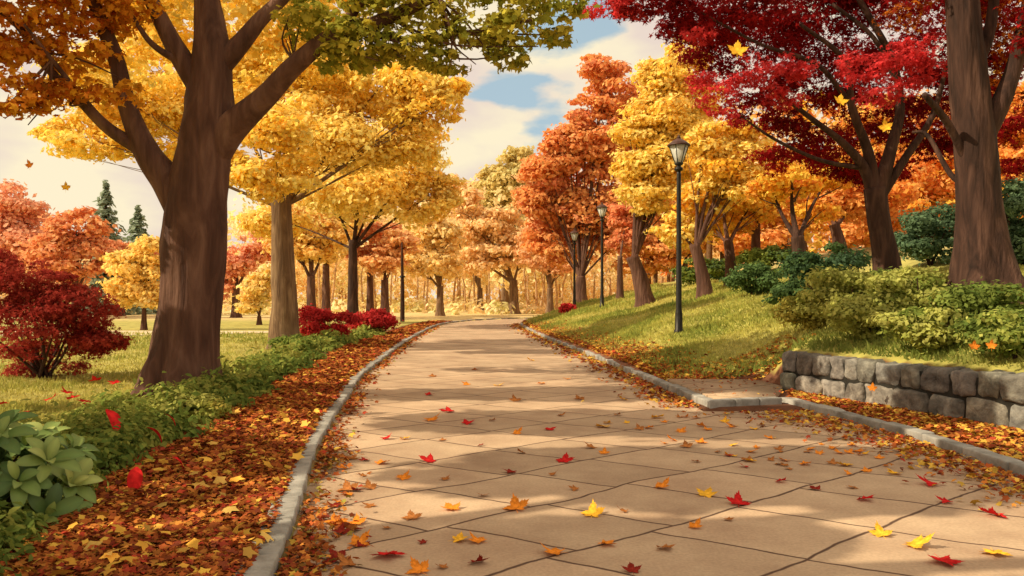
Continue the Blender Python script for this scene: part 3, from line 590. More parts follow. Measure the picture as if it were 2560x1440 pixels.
# broad-leaved shrub at bottom left
RC = np.array([-3.62, 5.45, .06])
t = thing('rhododendron_shrub', RC, 'broad leaved evergreen shrub with leaf rosettes at the bottom left corner', 'bush')
def broad(nseg=7, w0=.25):
    V = []; vc = []
    for i in range(nseg+1):
        u = i/nseg; w = w0*max(.02, math.sin(math.pi*min(1, u*.97+.02)))**.62*(.72+.38*u); z = .16*math.sin(math.pi*u*.8)-.10*u*u
        V += [(-w, u, z+w*.30), (0, u, z), (w, u, z+w*.30)]; vc += [1, 1.3, 1]
    Fc = []
    for i in range(nseg): a = 3*i; Fc += [(a, a+1, a+4, a+3), (a+1, a+2, a+5, a+4)]
    return np.array(V), Fc, np.array(vc)
T_B, F_B, VC_B = broad()
P = []; Nn = []; U = []; S_ = []; Cc = []; mb = MB(); NR = 40
for k in range(NR):
    a_ = k*2.39996; zz_ = 1-(k+.5)/NR*.98; r_ = math.sqrt(max(0, 1-zz_*zz_)); d = np.array([r_*math.cos(a_), r_*math.sin(a_), zz_]); d = unit(d+rng.normal(size=3)*.1)
    if d[1] > .6: continue
    c = RC+d*np.array([.66,.58,.60])*rng.uniform(.78, 1.12)
    ax = unit(d*.8+np.array([.05,-.45,.35])+rng.normal(size=3)*.12)
    v, f = tube([RC+np.array([d[0]*.2, d[1]*.2, 0]), (c+RC)/2+np.array([0,0,.05]), c], [.014,.010,.006], 5, 7); mb.add(v, f)
    q = int(rng.integers(6, 9)); tn = rng.random()
    t1 = unit(np.cross(ax, [1,.2,.1])); t2 = np.cross(ax, t1); ph = rng.random()*6
    for ring in (0, 1):
        nq = q if ring == 0 else 3
        for j in range(nq):
            a = ph+j*6.283/nq+rng.normal()*.15+ring*.5; tilt = rng.uniform(-.1, .45) if ring == 0 else rng.uniform(.8, 1.4)
            out = unit(np.cos(a)*t1+np.sin(a)*t2+ax*tilt); nn = ax-out*np.dot(ax, out); tone = pal([(.05,.095,.03),(.12,.20,.05),(.26,.33,.09),(.44,.47,.15)], np.array([min(.99, max(0, tn*.45+rng.random()*.45+.2*ring))]))[0]
            P.append(c+out*.015); U.append(out); Nn.append(nn+rng.normal(size=3)*.08); S_.append(rng.uniform(.16, .225)*(1 if ring == 0 else .7)); Cc.append(tone)
leafmesh('foliage', np.array(P), np.array(Nn), np.array(S_), np.array(Cc), T_B, M['glossy'], t, up=np.array(U), FT=F_B, vc=VC_B); mb.build('stems', M['bark_dark'], t)
foliage('inner_foliage', [(RC+np.array([0,.05,.25]), (.5,.42,.34))], .05, DGRN, t, T_OVAL, 24, .7, .2, .3, fuzz=.1)  # dark inner leaves put the shade between rosettes into the colour

# ---------------------------------------------------------------- ground cover, litter, grass
Tn = unit(np.gradient(Ls, axis=0)); Nl = np.column_stack([-Tn[:, 1], Tn[:, 0]])
cum_y = Ls[:, 1]; good = np.arange(len(Ls))[(cum_y < 56)]
def alongL(y, s):
    x0 = np.interp(y, cum_y[good], Ls[good, 0]); nxx = np.interp(y, cum_y[good], Nl[good, 0]); nyy = np.interp(y, cum_y[good], Nl[good, 1]); return x0+nxx*s, y+nyy*s
def ysample(n, a, b, p=1.6):
    u = rng.random(n); e = 1-p; return (a**e+u*(b**e-a**e))**(1/e)
cx = []
for i in range(400):
    yy = float(ysample(1, 3.4, 34, 1.3)[0]); wd = np.interp(yy, [3, 6, 8.5, 10, 14, 25, 34], [1.7, 1.7, 1.4, .8, .9, 1.0, .6]); u = random.random(); R = random.uniform(.11, .33)*(1+yy*.012)
    X_, Y_ = alongL(np.array([yy]), np.array([float(bedw(yy))+.2+R*.5+u*wd+random.uniform(-.12, .12)])); edge = min(1, .4+1.5*min(u, 1-u)); cx.append((X_[0], Y_[0], R, edge*random.uniform(.45, 1.5), min(1, max(0, u*.55+random.random()*.6))))
cx = np.array(cx); hz_ = H(cx[:, 0], cx[:, 1]); wgt = cx[:, 2]**2/(.4+.12*cx[:, 1]); n = 50000; idx = rng.choice(len(cx), n, p=wgt/wgt.sum())
d = unit(rng.normal(size=(n, 3))); d[:, 2] = np.abs(d[:, 2]); rr = (1-np.abs(rng.normal(size=n))*.12); q = rng.random(n) < .3; rr[q] *= rng.uniform(1, 1.5, q.sum())
P = np.column_stack([cx[idx, 0]+d[:, 0]*cx[idx, 2]*rr, cx[idx, 1]+d[:, 1]*cx[idx, 2]*rr, hz_[idx]+.03+d[:, 2]*.31*cx[idx, 3]*rr])
o = leafmesh('ground_cover', P, d+rng.normal(size=(n, 3))*.5+np.array([0,-.1,.3]), (.023+.0024*cx[idx, 1])*rng.uniform(.6, 1.4, n), pal([(.10,.16,.04),(.19,.26,.055),(.38,.40,.09),(.56,.53,.15)], rng.random(n)*.4+.6*cx[idx, 4])*rng.uniform(.75, 1.2, (n, 1)), T_OVAL, M['leaf'])
tag(o, 'low green hedge of ground cover between the lawn and the leaf strip', 'ground cover', kind='stuff')
LIT = [(.36,.08,.028),(.54,.18,.04),(.24,.05,.022),(.62,.27,.055),(.42,.11,.03),(.18,.045,.025),(.48,.06,.03)]
def litter(x, y, z, size, label, pl=LIT, yel=.08):
    n = len(x); Nn = np.column_stack([rng.normal(size=n)*.42, rng.normal(size=n)*.42, np.ones(n)])
    cl = pal(pl, rng.random(n))*rng.uniform(.65, 1.3, (n, 1)); q = rng.random(n) < yel; cl[q] = np.array([.78,.48,.08])*rng.uniform(.6, 1.1, (q.sum(), 1))
    sz = size*rng.uniform(.55, 1.3, n)*np.where(q, 1.15, 1)
    o = leafmesh('leaf_litter', np.column_stack([x, y, z+rng.random(n)*.04+.012]), Nn, sz, cl, T_MAPLE, M['leafflat']); return tag(o, label, 'leaf litter', kind='stuff')
n = 32000; yy = ysample(n, 3.2, 52, 1.75); s = .13+rng.random(n)*(bedw(yy)+.12); x, y = alongL(yy, s)
litter(x, y, H(x, y), .028+.0023*yy, 'thick strip of rust and orange fallen leaves left of the kerb', yel=.06)
n = 120; yy = ysample(n, 4, 12, 1.2); s = .1+rng.random(n)*(bedw(yy)); x, y = alongL(yy, s)
litter(x, y, H(x, y)+.03, np.full(n, .075), 'larger golden leaves lying on top of the rust coloured leaf strip', [(.82,.52,.09),(.74,.38,.06),(.66,.44,.12)], 0)
n = 4600; yy = ysample(n, 3.2, 45, 1.6); s = -np.abs(rng.normal(size=n))*.16; m_ = rng.random(n) < .6+.4*np.sin(yy*1.7); x, y = alongL(yy[m_], s[m_]-.02)
litter(x, y, np.zeros(len(x)), .026+.0018*y, 'drift of small leaves on the paving against the left kerb', OLIV[2:]+LIT, .05)
n = 9000; y = rng.uniform(4, 14.2, n); k = np.interp(y, [p[1] for p in Rn], [p[0] for p in Rn])+.18; x = k+rng.random(n)*(xw(y)-.2-k); m_ = (x < xw(y)-.22) & ~((y > 11.3) & (x < 4.0+(y-11.5)*.35))
litter(x[m_], y[m_], H(x[m_], y[m_]), .05, 'rust and yellow leaves heaped between the kerb and stone wall', LIT+[(.75,.40,.05)], .2)
n = 2600; y = rng.uniform(4.5, 13.0, n); k = np.interp(y, [p[1] for p in Rn], [p[0] for p in Rn]); x = k-.03-np.abs(rng.normal(size=n))*np.interp(y, [4, 9, 11, 13], [.3,.35,.7,.8])
m_ = ~((y > 11.2) & (x > 2.7)); litter(x[m_], y[m_], np.zeros(m_.sum()), .045, 'scattered leaves on the paving along the right kerb', LIT+[(.75,.40,.05)], .25)
Tr = unit(np.gradient(Rs, axis=0)); Nr = np.column_stack([Tr[:, 1], -Tr[:, 0]])
def alongR(yy, s):
    g_ = Rs[:, 1] < 54; x0 = np.interp(yy, Rs[g_, 1], Rs[g_, 0]); a = np.interp(yy, Rs[g_, 1], Nr[g_, 0]); b = np.interp(yy, Rs[g_, 1], Nr[g_, 1]); return x0+a*s, yy+b*s
n = 9000; yy = ysample(n, 13.8, 52, 1.6); s = .17+np.abs(rng.normal(size=n))*.45; x, y = alongR(yy, s); m_ = y > 14.2
litter(x[m_], y[m_], H(x[m_], y[m_]), .035+.0018*yy[m_], 'orange leaves lying along the foot of the grassy bank', LIT+[(.8,.42,.05)], .25)
n = 1500; y = rng.uniform(14.1, 15.6, n); x = rng.uniform(2.8, 5.4, n); litter(x, y, H(x, y), .045, 'orange leaves on the bank behind the paved step', LIT+[(.8,.42,.05)], .25)
n = 1800; yy = ysample(n, 11.6, 50, 1.7); s = -np.abs(rng.normal(size=n))*.3; x, y = alongR(yy, s)
litter(x, y, np.zeros(n), .03+.0016*yy, 'thin scatter of leaves on the paving below the bank kerb', LIT, .2)
n = 90; x = rng.uniform(2.9, 4.4, n); y = rng.uniform(11.7, 14.0, n); litter(x, y, np.full(n, .14), .04, 'few leaves lying on the raised paved step')
def grass(x, y, hgt, label, pl):
    n = len(x); z = H(x, y); lean = rng.normal(size=(n, 3))*.4+np.array([0, 0, 1]); Nn = np.column_stack([rng.normal(size=n)*.5, -np.ones(n), rng.random(n)*.9+.3])
    patch = .5+.3*np.sin(x*1.3+y*.8+np.sin(y*1.7))+.3*np.sin(x*.5-y*1.1+2)*np.cos(x*2.1); tall = 1+.7*(rng.random(n) < .06)  # patchy grass tone; its contrast also paints in dappled shade
    o = leafmesh('grass', np.column_stack([x, y, z-.01]), Nn, hgt*tall*rng.uniform(.5, 1.3, n)*(1.25-.5*patch), pal(pl, np.clip(rng.random(n)*.35+patch*.65, 0, 1))*rng.uniform(.8, 1.15, (n, 1)), T_BLADE*np.array([1.5, 1, 1]), M['leaf'], up=lean); tag(o, label, 'grass', kind='stuff')
n = 70000; y = ysample(n, 5, 34, 1.5); lo = -1-y*.66; hi, _ = alongL(y, bedw(y)+.5); x = lo+rng.random(n)*(hi-lo); m_ = x < hi
grass(x[m_], y[m_], .04+.002*y[m_], 'sunlit yellow green grass of the left lawn', [(.24,.29,.06),(.46,.43,.11),(.64,.55,.18)])
n = 90000; yy = ysample(n, 13.9, 50, 1.5); s = .35+rng.random(n)**1.1*7.5; x, y = alongR(yy, s); m_ = (y > 14.6)
grass(x[m_], y[m_], .04+.002*y[m_], 'lush yellow green grass covering the right bank', [(.20,.27,.055),(.44,.43,.10),(.70,.60,.20)])
n = 16000; y = rng.uniform(6, 14.8, n); x = xw(y)+.22+rng.random(n)*3; grass(x, y, .08, 'darker grass growing behind the top of the stone wall', [(.18,.23,.05),(.30,.32,.08),(.44,.40,.11)])

# ---------------------------------------------------------------- far wood
mb = MB(); trs = []
for i in range(105):
    px = random.uniform(560, 1750); Yy = random.uniform(80, 120); x = (px-1280)*Yy/F; h = random.uniform(5, 9); z = gz1(x, Yy)
    v, f = tube([(x, Yy, z-.2), (x+random.uniform(-.5, .5), Yy, z+h*.5), (x+random.uniform(-1.3, 1.3), Yy, z+h)], [random.uniform(.08, .24), .1, .05], 5, 5); mb.add(v, f, (.68,.47,.27)); trs.append((x, Yy, z+h))  # trunk colour paled to stand in for distance haze
for i in range(60):
    Yy = random.uniform(48, 75); x = random.uniform(10, 50); h = random.uniform(5, 10); z = gz1(x, Yy)
    v, f = tube([(x, Yy, z-.2), (x+random.uniform(-.3, .3), Yy, z+h*.5), (x+random.uniform(-.8, .8), Yy, z+h)], [random.uniform(.15, .3), .15, .06], 6, 5); mb.add(v, f, (.26,.15,.08)); trs.append((x, Yy, z+h))
V1 = np.concatenate(mb.V); F1 = mb.F; C1 = np.concatenate(mb.c)
PG = [(.98,.80,.42),(.98,.75,.38),(.98,.86,.54),(.96,.68,.36),(.93,.82,.44)]  # foliage tones paled so the haze sits in the colour
cen = []; rad = []; cc = []
for (x, Yy, z) in trs:
    for k in range(5):
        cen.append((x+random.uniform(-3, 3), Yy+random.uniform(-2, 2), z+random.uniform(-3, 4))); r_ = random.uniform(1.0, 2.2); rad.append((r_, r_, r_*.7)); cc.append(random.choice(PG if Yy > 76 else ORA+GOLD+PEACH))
for i in range(560):
    Yy = random.uniform(70, 115); x = random.uniform(-95, 75)
    z = gz1(x, Yy); r_ = random.uniform(.35, 1.0)+(Yy-70)*.018
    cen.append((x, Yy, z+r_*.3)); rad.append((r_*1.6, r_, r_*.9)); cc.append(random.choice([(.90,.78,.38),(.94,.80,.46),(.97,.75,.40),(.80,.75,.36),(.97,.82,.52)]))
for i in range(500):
    Yy = random.uniform(122, 150); x = random.uniform(-120, 90); r_ = random.uniform(2.0, 3.4); cen.append((x, Yy, random.uniform(.5, 9))); rad.append((r_*1.3, r_, r_)); cc.append(random.choice([(.98,.84,.54),(.98,.80,.50),(.96,.88,.60),(.98,.78,.50)]))  # pale clumps whose colour stands in for mist behind the trunks
for i in range(560):
    Yy = random.uniform(95, 125); k = i % 4
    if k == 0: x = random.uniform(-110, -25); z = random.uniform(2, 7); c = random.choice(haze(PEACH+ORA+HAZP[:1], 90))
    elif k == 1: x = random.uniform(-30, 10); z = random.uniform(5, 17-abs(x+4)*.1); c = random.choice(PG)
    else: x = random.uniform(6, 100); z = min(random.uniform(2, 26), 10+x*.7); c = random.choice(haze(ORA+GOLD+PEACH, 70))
    r_ = random.uniform(1.6, 3.2); cen.append((x, Yy, z)); rad.append((r_*1.2, r_, r_*.8)); cc.append(c)
cen = np.array(cen); rad = np.array(rad); cc = np.array(cc); area = rad.mean(1)**2; n = 150000; idx = rng.choice(len(cen), n, p=area/area.sum()); d = unit(rng.normal(size=(n, 3)))
P = cen[idx]+rad[idx]*d*(1-np.abs(rng.normal(size=(n, 1)))*.15); P[:, 2] = np.maximum(P[:, 2], .15)
Nn = unit(d+rng.normal(size=(n, 3))*.4+np.array([0,0,.2])); a = rng.normal(size=(n, 3)); tt = unit(a-(a*Nn).sum(1, keepdims=True)*Nn); b = np.cross(Nn, tt); s = .38*rng.uniform(.6, 1.3, n)[:, None, None]
V2 = (P[:, None]+(T_QUAD[None, :, 0:1]*b[:, None]+T_QUAD[None, :, 1:2]*tt[:, None]+T_QUAD[None, :, 2:3]*Nn[:, None])*s).reshape(-1, 3)
Q2 = (np.arange(n*4).reshape(n, 4)+len(V1))
allF = list(F1)+[tuple(q) for q in Q2.tolist()]
colr = np.concatenate([C1, np.repeat(cc[idx]*rng.uniform(.88, 1.08, (n, 1)), 4, 0)])
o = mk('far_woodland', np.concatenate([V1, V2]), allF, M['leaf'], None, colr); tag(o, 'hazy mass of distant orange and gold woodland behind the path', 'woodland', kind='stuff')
print('wood', flush=True)

# ---------------------------------------------------------------- street lamps
def lamp(label, px, Y, hgt=5.0):
    x = (px-1280)*Y/F; z = gz1(x, Y); t = thing('street_lamp', (x, Y, z), label, 'street lamp', 'street lamps on the grassy bank'); k = hgt; c = (x, Y, z)
    v, f = lathe(c, [(.13,-.1),(.13,.06),(.10,.1),(.095,.5),(.085,.55),(.075,.6),(.055,k-.95),(.05,k-.86)], 16); mk('pole', v, f, M['iron'], t, None, True)
    v, f = lathe(c, [(.05,k-.88),(.10,k-.86),(.11,k-.82),(.10,k-.79),(.06,k-.77),(.055,k-.74),(.10,k-.71),(.12,k-.68),(.09,k-.66)], 16); mk('collar', v, f, M['iron'], t, None, True)
    v, f = lathe(c, [(.09,k-.655),(.115,k-.60),(.24,k-.235)], 6); g = mk('lamp_glass', v, f, M['glass'], t)
    mb = MB()
    for i in range(6):
        a = i*math.pi/3; ca, sa = math.cos(a), math.sin(a)
        v, f = tube([(x+.096*ca, Y+.096*sa, z+k-.66), (x+.12*ca, Y+.12*sa, z+k-.6), (x+.25*ca, Y+.25*sa, z+k-.23)], [.011]*3, 6, 8); mb.add(v, f)
    mb.build('lantern_frame', M['iron'], g)
    v, f = lathe(c, [(.23,k-.232),(.295,k-.24),(.30,k-.215),(.22,k-.15),(.14,k-.09),(.07,k-.06),(.045,k-.03)], 12); cp = mk('lantern_cap', v, f, M['cap'], t, None, False)
    v, f = lathe(c, [(.044,k-.032),(.05,k-.01),(.02,k+.03),(.005,k+.07)], 10); mk('finial', v, f, M['cap'], cp, None, True)
lamp('near tall dark street lamp on the bank in front of the yellow tree', 1697, 20.3)
lamp('middle street lamp farther along the grassy bank', 1505, 38.5)
lamp('farthest small street lamp before the orange red tree', 1436, 47, 4.7)
x = (1006-1280)*50/F; t = thing('wooden_pole', (x, 50, .1), 'thin dark wooden pole left of the bend in the path', 'pole')
v, f = tube([(x, 50, 0), (x, 50, 2.2), (x-.03, 50, 5.1)], [.15,.13,.05], 8, 14, .05); mk('shaft', v, f, M['bark_dark'], t, None, True)
v, f = lathe((x, 50, 2.9), [(.13,-.02),(.17,0),(.17,.08),(.12,.1)], 10); mk('band', v, f, M['iron'], t, None, True)

# ---------------------------------------------------------------- single fallen leaves
def maple_outline():
    lob = [(-130,.62,22),(-66,.92,19),(0,1.05,18),(66,.92,19),(130,.62,22)]; P = []
    for i, (a, r, w) in enumerate(lob):
        for (da, rr) in ((-w*1.1, .70*r), (-w*.80, .66*r), (-w*.62, .80*r), (-w*.30, .78*r), (0, r), (w*.30, .78*r), (w*.62, .80*r), (w*.80, .66*r), (w*1.1, .70*r)):
            if (i == 0 and da < -w) or (i == 4 and da > w): continue
            P.append((rr*math.cos(math.radians(a+da+90)), rr*math.sin(math.radians(a+da+90))))
        if i < 4: b = (a+lob[i+1][0])/2; P.append((.46*math.cos(math.radians(b+90)), .46*math.sin(math.radians(b+90))))
    P.append((.05, -.22)); P.append((-.02, -.22)); return np.array(P)
MO = maple_outline()
def leafobj_mesh(col, sd, curl):
    r = random.Random(sd); n = len(MO); V = []; a0 = r.uniform(0, 3.1)
    def zf(p): return .06+curl*(p[0]*math.cos(a0)+p[1]*math.sin(a0))**2+.05*math.sin(5*math.atan2(p[1], p[0])+sd)*np.hypot(*p)
    V.append((0, 0, .05))
    for s in (.55, 1.0):
        for p in MO: V.append((p[0]*s, p[1]*s, zf(p*s)))
    Fc = [(0, 1+i, 1+(i+1) % n) for i in range(n)]+[(1+i, 1+n+i, 1+n+(i+1) % n, 1+(i+1) % n) for i in range(n)]
    b = len(V); V += [(-.018,-.15,.06),(.018,-.15,.06),(.04+.012,-.75,.08),(.04-.012,-.75,.08)]; Fc.append((b, b+1, b+2, b+3))
    cl = np.repeat([col], len(V), 0); cl[1+n:1+2*n] *= .82; cl[0] *= 1.1
    me_o = mk('maple_leaf', V, Fc, M['leafflat'], None, cl); me = me_o.data; bpy.data.objects.remove(me_o); return me
LC = {'red': (.60,.025,.025), 'dark': (.27,.03,.02), 'orange': (.85,.28,.035), 'yellow': (.90,.48,.045), 'brown': (.45,.17,.05)}
LM = {c: [leafobj_mesh(np.array(v), s+hash_, cu) for s, (hash_, cu) in enumerate(((1, .35), (4, .5), (9, .25), (13, .65)))] for c, v in LC.items()}
NAMEC = {'red': 'bright red', 'dark': 'dark red', 'orange': 'orange', 'yellow': 'golden yellow', 'brown': 'brown'}
def fleaf(px, py, c, s, z=0.0, label=None):
    p = G(px, py, z); o = bpy.data.objects.new('maple_leaf', random.choice(LM[c])); C.objects.link(o); o.location = (p[0], p[1], z+.006); o.scale = (s, s, s)
    o.rotation_euler = (random.uniform(-.05, .30), random.uniform(-.15, .15), random.uniform(0, 6.28))
    kl = np.interp(p[1], [q[1] for q in Lp], [q[0] for q in Lp]); kr = 4.5 if p[1] < 11.5 else np.interp(p[1], [q[1] for q in Rf], [q[0] for q in Rf]); u = (p[0]-kl)/(kr-kl)
    zx = 'beside the left kerb' if u < .2 else 'left of the middle' if u < .42 else 'along the middle' if u < .6 else 'right of the middle' if u < .82 else 'beside the right kerb'
    zy = 'nearest slabs' if p[1] < 5.6 else 'near slabs' if p[1] < 7.5 else 'middle stretch' if p[1] < 11 else 'farther stretch'
    tag(o, label or f'{NAMEC[c]} maple leaf lying {zx} of the path on the {zy}', 'leaf', 'fallen leaves on the paving')
FL = [(970,1390,'red',.115,'largest red maple leaf lying on the nearest slabs at left'),(1075,1155,'red',.10,0),(1410,1155,'red',.10,0),(1125,1030,'red',.13,0),(1168,1060,'red',.11,0),(1845,1262,'red',.10,'bright red upright maple leaf right of the middle of the path'),(1650,1220,'orange',.09,0),(2330,1213,'red',.11,0),(2485,1290,'red',.10,0),(2355,1405,'red',.11,'bright red maple leaf at the bottom right corner of the paving'),(1370,1075,'red',.09,0),(1735,1320,'orange',.06,0),(2160,1250,'red',.08,0),(1280,1182,'dark',.08,0),(1865,1168,'red',.06,0),(1195,1408,'dark',.07,0),(2370,1258,'red',.07,0),(1190,925,'orange',.10,0),(1070,988,'red',.10,0),(962,1098,'red',.08,0),(840,1312,'orange',.09,0),
(1290,1275,'orange',.11,'big orange maple leaf in the middle of the near sunny slabs'),(1130,1275,'orange',.09,0),(1030,1298,'brown',.08,0),(1480,1290,'yellow',.095,0),(1765,1240,'yellow',.095,0),(1390,1385,'orange',.09,0),(1198,1356,'orange',.075,0),(1145,1352,'yellow',.07,0),(2285,1365,'yellow',.11,'largest golden maple leaf near the bottom right of the paving'),(2485,1385,'yellow',.095,0),(2205,1340,'yellow',.08,0),(2240,1185,'yellow',.08,0),(870,1228,'brown',.10,0),(950,1160,'orange',.09,0),(1510,1068,'yellow',.12,0),(1245,965,'yellow',.12,0),(1168,962,'orange',.11,0),(1290,1003,'brown',.11,0),(1075,1052,'orange',.13,0),(1350,960,'orange',.10,0),(1450,1000,'brown',.11,0),(1330,902,'yellow',.12,0),(1005,1198,'orange',.08,0),(850,1335,'dark',.07,0),(790,1390,'brown',.07,0),(1050,1432,'orange',.08,0),(1512,1362,'orange',.07,0),(1010,1098,'yellow',.07,0),(1480,1120,'brown',.09,0),(1700,1080,'orange',.08,0),(1640,1045,'yellow',.12,0),(1600,1075,'brown',.07,0),(1110,1420,'brown',.04,0),(970,1322,'brown',.035,0),(1305,1133,'brown',.06,0),(1200,1115,'dark',.04,0),(1560,1280,'brown',.05,0),(1105,1102,'brown',.05,0),(1380,1188,'brown',.05,0),(1510,1135,'orange',.06,0),(2080,1160,'brown',.06,0),(2040,1225,'dark',.06,0),(1950,1205,'red',.06,0),(2130,1220,'brown',.05,0),(1820,1140,'red',.05,0),(1890,1120,'orange',.05,0),(2140,1130,'orange',.07,0),(1740,1155,'brown',.05,0),(1660,1372,'brown',.07,0),(1820,1300,'brown',.04,0),(1110,1200,'brown',.05,0),(1440,1225,'brown',.05,0),(1210,1240,'brown',.05,0),(1290,1085,'orange',.08,0),(1580,1430,'dark',.06,0),(1060,1358,'dark',.035,0),(820,1410,'dark',.05,0),(1740,1000,'orange',.09,0),(1420,948,'orange',.10,0),(1480,930,'brown',.12,0),(1080,942,'brown',.10,0),(1560,1000,'yellow',.08,0),(1400,1040,'brown',.07,0),(1230,1052,'brown',.06,0)]
for px, py, c, s, lab in FL: fleaf(px, py, c, s*1.15+.01, 0, lab or None)
for i in range(52):
    px = random.uniform(1500, 2200); py = 985+(px-1500)*.22+random.uniform(-10, 90)
    if px > 1690 and py < 1040: continue
    fleaf(px, py, random.choice(['orange','yellow','brown','orange']), random.uniform(.055, .10))
for i in range(22): fleaf(random.uniform(800, 930), random.uniform(1120, 1420), random.choice(['orange','brown','dark','orange']), random.uniform(.06, .11))
def loose(px, py, Y, c, s, label, T=None, rot=None, grp='loose leaves over the lawn', cat='leaf'):
    p = W(px, py, Y); me = random.choice(LM[c])
    if T is not None:
        mo = mk('oval_leaf', T, F_B, M['leafflat'], None, np.array([LC[c]])*VC_B[:, None], True); me = mo.data; bpy.data.objects.remove(mo)
    o = bpy.data.objects.new('oval_leaf' if T is not None else 'maple_leaf', me); C.objects.link(o); o.location = p; o.scale = (s,)*3; o.rotation_euler = rot or [random.uniform(0, 6) for _ in range(3)]; tag(o, label, cat, grp)
TB = (T_B-np.array([0,.5,0]))*np.array([1.1,1,1])
for px, py, Y, s, rt, lab in ((278,1055,7.6,.28,(1.0,.1,1.2),'large red oval leaf above the left hedge beside a second one'),(385,1088,7.2,.20,(.9,.2,2.2),'red oval leaf above the middle of the near hedge'),(425,1050,7.8,.16,(.9,.2,1.9),'small red oval leaf highest above the near hedge'),(445,1160,6.8,.16,(1.0,-.2,2.1),'red oval leaf at the edge of hedge and leaf strip'),(337,1203,6.1,.22,(1.2,.1,.4),'red oval leaf tilted upright above the leaf strip')):
    loose(px, py, Y, 'red', s, lab, TB, rt)
for px, py, Y, c, s, lab in ((1842,130,9,'yellow',.15,'large yellow maple leaf hanging in front of the crimson crown'),(2100,255,9,'yellow',.11,'yellow maple leaf hanging between the two red leaf clusters'),(2215,320,10,'yellow',.11,'small orange yellow leaf hanging lowest before the crimson crown'),(75,415,9,'orange',.07,'drifting brown orange leaf against the pale sky at left'),(165,470,9,'yellow',.07,'drifting yellow leaf above the far left trees')):
    loose(px, py, Y, c, s, lab, None, (1.3+random.uniform(-.2, .2), random.uniform(-.3, .3), random.uniform(-.4, .4)), 'leaves drifting in the air')
for px, py, Y, lab in ((2180,972,11.1,'orange maple leaf caught on the face of the stone wall'),(2435,868,9.7,'orange maple leaf lying on top of the stone wall'),(2478,866,9.6,'small orange maple leaf beside another on the stone wall')):
    loose(px, py, Y, 'orange', .085, lab, None, (1.2,.1,-.3), 'leaves on the stone wall')
for (px, py) in ((240,952),(290,958),(185,1000),(215,1012),(125,1005),(60,1050),(345,992),(10,1022),(170,985)):
    p = G(px, py, .13); x_, y_ = p[0], p[1]; o = bpy.data.objects.new('maple_leaf', random.choice(LM['red'])); C.objects.link(o); o.location = (x_, y_, gz1(x_, y_)+.06); o.scale = (.15,)*3; o.rotation_euler = (random.uniform(-.3, .3), random.uniform(-.3, .3), random.uniform(0, 6)); tag(o, 'red maple leaf lying on the grass of the left lawn', 'leaf', 'red leaves on the left lawn')

# ---------------------------------------------------------------- sky, sun, camera
w = bpy.data.worlds.new('World'); bpy.context.scene.world = w; w.use_nodes = True; t = w.node_tree; N = t.nodes; L = t.links; N.clear()
el = math.radians(37); az = math.radians(14)
out = N.new('ShaderNodeOutputWorld'); sky = N.new('ShaderNodeTexSky'); sky.sky_type = 'NISHITA'; sky.sun_disc = False; sky.sun_elevation = el; sky.sun_rotation = math.radians(-104); sky.air_density = 1.0; sky.dust_density = 2.0
b1 = N.new('ShaderNodeBackground'); b1.inputs[1].default_value = .13; L.new(sky.outputs[0], b1.inputs[0])
bv = N.new('ShaderNodeBackground'); bv.inputs[0].default_value = (.50,.68,.74,1); bv.inputs[1].default_value = 1
mv = N.new('ShaderNodeMixShader'); mv.inputs[0].default_value = .62; L.new(b1.outputs[0], mv.inputs[1]); L.new(bv.outputs[0], mv.inputs[2])
tc = N.new('ShaderNodeTexCoord'); mp = N.new('ShaderNodeMapping'); mp.inputs['Scale'].default_value = (1.0, 1.0, 2.3); mp.inputs['Location'].default_value = (.35,.1,.12); L.new(tc.outputs['Generated'], mp.inputs[0])
nz = N.new('ShaderNodeTexNoise'); nz.inputs['Scale'].default_value = 4.2; nz.inputs['Detail'].default_value = 7; nz.inputs['Roughness'].default_value = .48; L.new(mp.outputs[0], nz.inputs['Vector'])
dd = N.new('ShaderNodeVectorMath'); dd.operation = 'DISTANCE'; sx = N.new('ShaderNodeVectorMath'); sx.operation = 'MULTIPLY'; sx.inputs[1].default_value = (1, 0, 1.9); L.new(tc.outputs['Generated'], sx.inputs[0]); L.new(sx.outputs[0], dd.inputs[0]); dd.inputs[1].default_value = (.03, 0, .25*1.9)
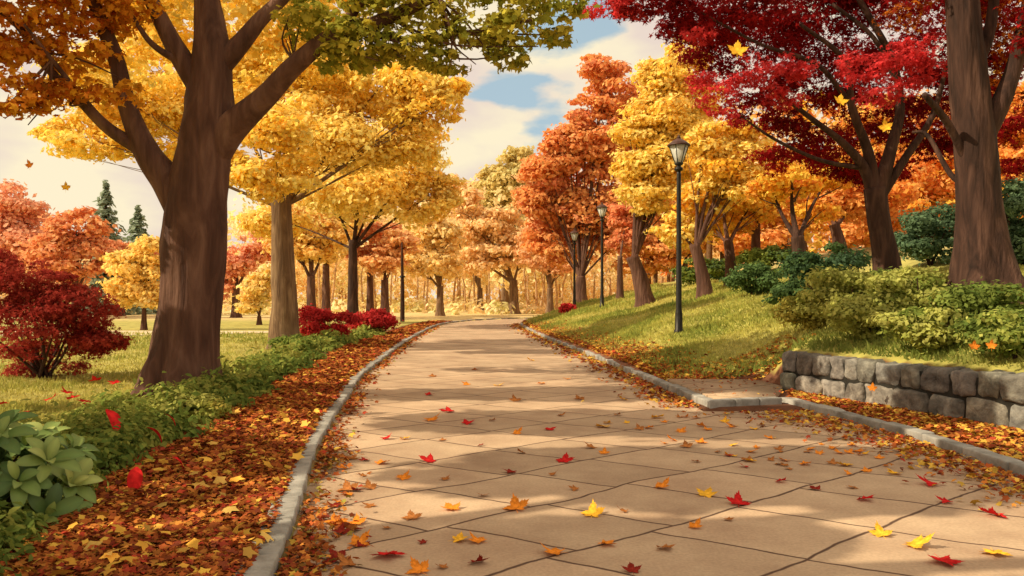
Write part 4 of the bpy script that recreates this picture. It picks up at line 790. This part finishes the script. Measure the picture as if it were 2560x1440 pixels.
mr = N.new('ShaderNodeMapRange'); mr.inputs['From Min'].default_value = .03; mr.inputs['From Max'].default_value = .22; mr.inputs['To Min'].default_value = -.19; mr.inputs['To Max'].default_value = .16; L.new(dd.outputs['Value'], mr.inputs['Value'])
ad = N.new('ShaderNodeMath'); L.new(nz.outputs['Fac'], ad.inputs[0]); L.new(mr.outputs[0], ad.inputs[1])
cr = N.new('ShaderNodeValToRGB'); cr.color_ramp.elements[0].position = .435; cr.color_ramp.elements[0].color = (.05,.05,.05,1); cr.color_ramp.elements[1].position = .485; cr.color_ramp.elements[1].color = (1,1,1,1); L.new(ad.outputs[0], cr.inputs[0])
n2 = N.new('ShaderNodeTexNoise'); n2.inputs['Scale'].default_value = 5.5; n2.inputs['Detail'].default_value = 5; L.new(mp.outputs[0], n2.inputs['Vector'])
c2 = N.new('ShaderNodeValToRGB'); c2.color_ramp.elements[0].position = .40; c2.color_ramp.elements[0].color = (.84,.70,.60,1); c2.color_ramp.elements[1].position = .58; c2.color_ramp.elements[1].color = (1,.88,.62,1); L.new(n2.outputs['Fac'], c2.inputs[0])
b2 = N.new('ShaderNodeBackground'); b2.inputs[1].default_value = 1.0; L.new(c2.outputs[0], b2.inputs[0])
mx = N.new('ShaderNodeMixShader'); L.new(cr.outputs[0], mx.inputs[0]); L.new(mv.outputs[0], mx.inputs[1]); L.new(b2.outputs[0], mx.inputs[2]); L.new(mx.outputs[0], out.inputs[0])
sd = bpy.data.lights.new('sun', 'SUN'); sd.energy = 5.0; sd.angle = math.radians(.5); sd.color = (1, .86, .60); so = bpy.data.objects.new('sun', sd); C.objects.link(so)
so.rotation_euler = Vector((math.cos(el)*math.cos(az), math.cos(el)*math.sin(az), -math.sin(el))).to_track_quat('-Z', 'Y').to_euler()
cd = bpy.data.cameras.new('camera'); cd.lens = 28; cd.sensor_width = 36; cd.shift_y = (HZ-720)/2560; cd.clip_end = 3000; co = bpy.data.objects.new('camera', cd); C.objects.link(co); co.location = (0, 0, CAM); co.rotation_euler = (math.radians(90), 0, 0)
sc = bpy.context.scene; sc.camera = co; sc.view_settings.view_transform = 'Standard'; sc.view_settings.look = 'None'; sc.view_settings.exposure = 0
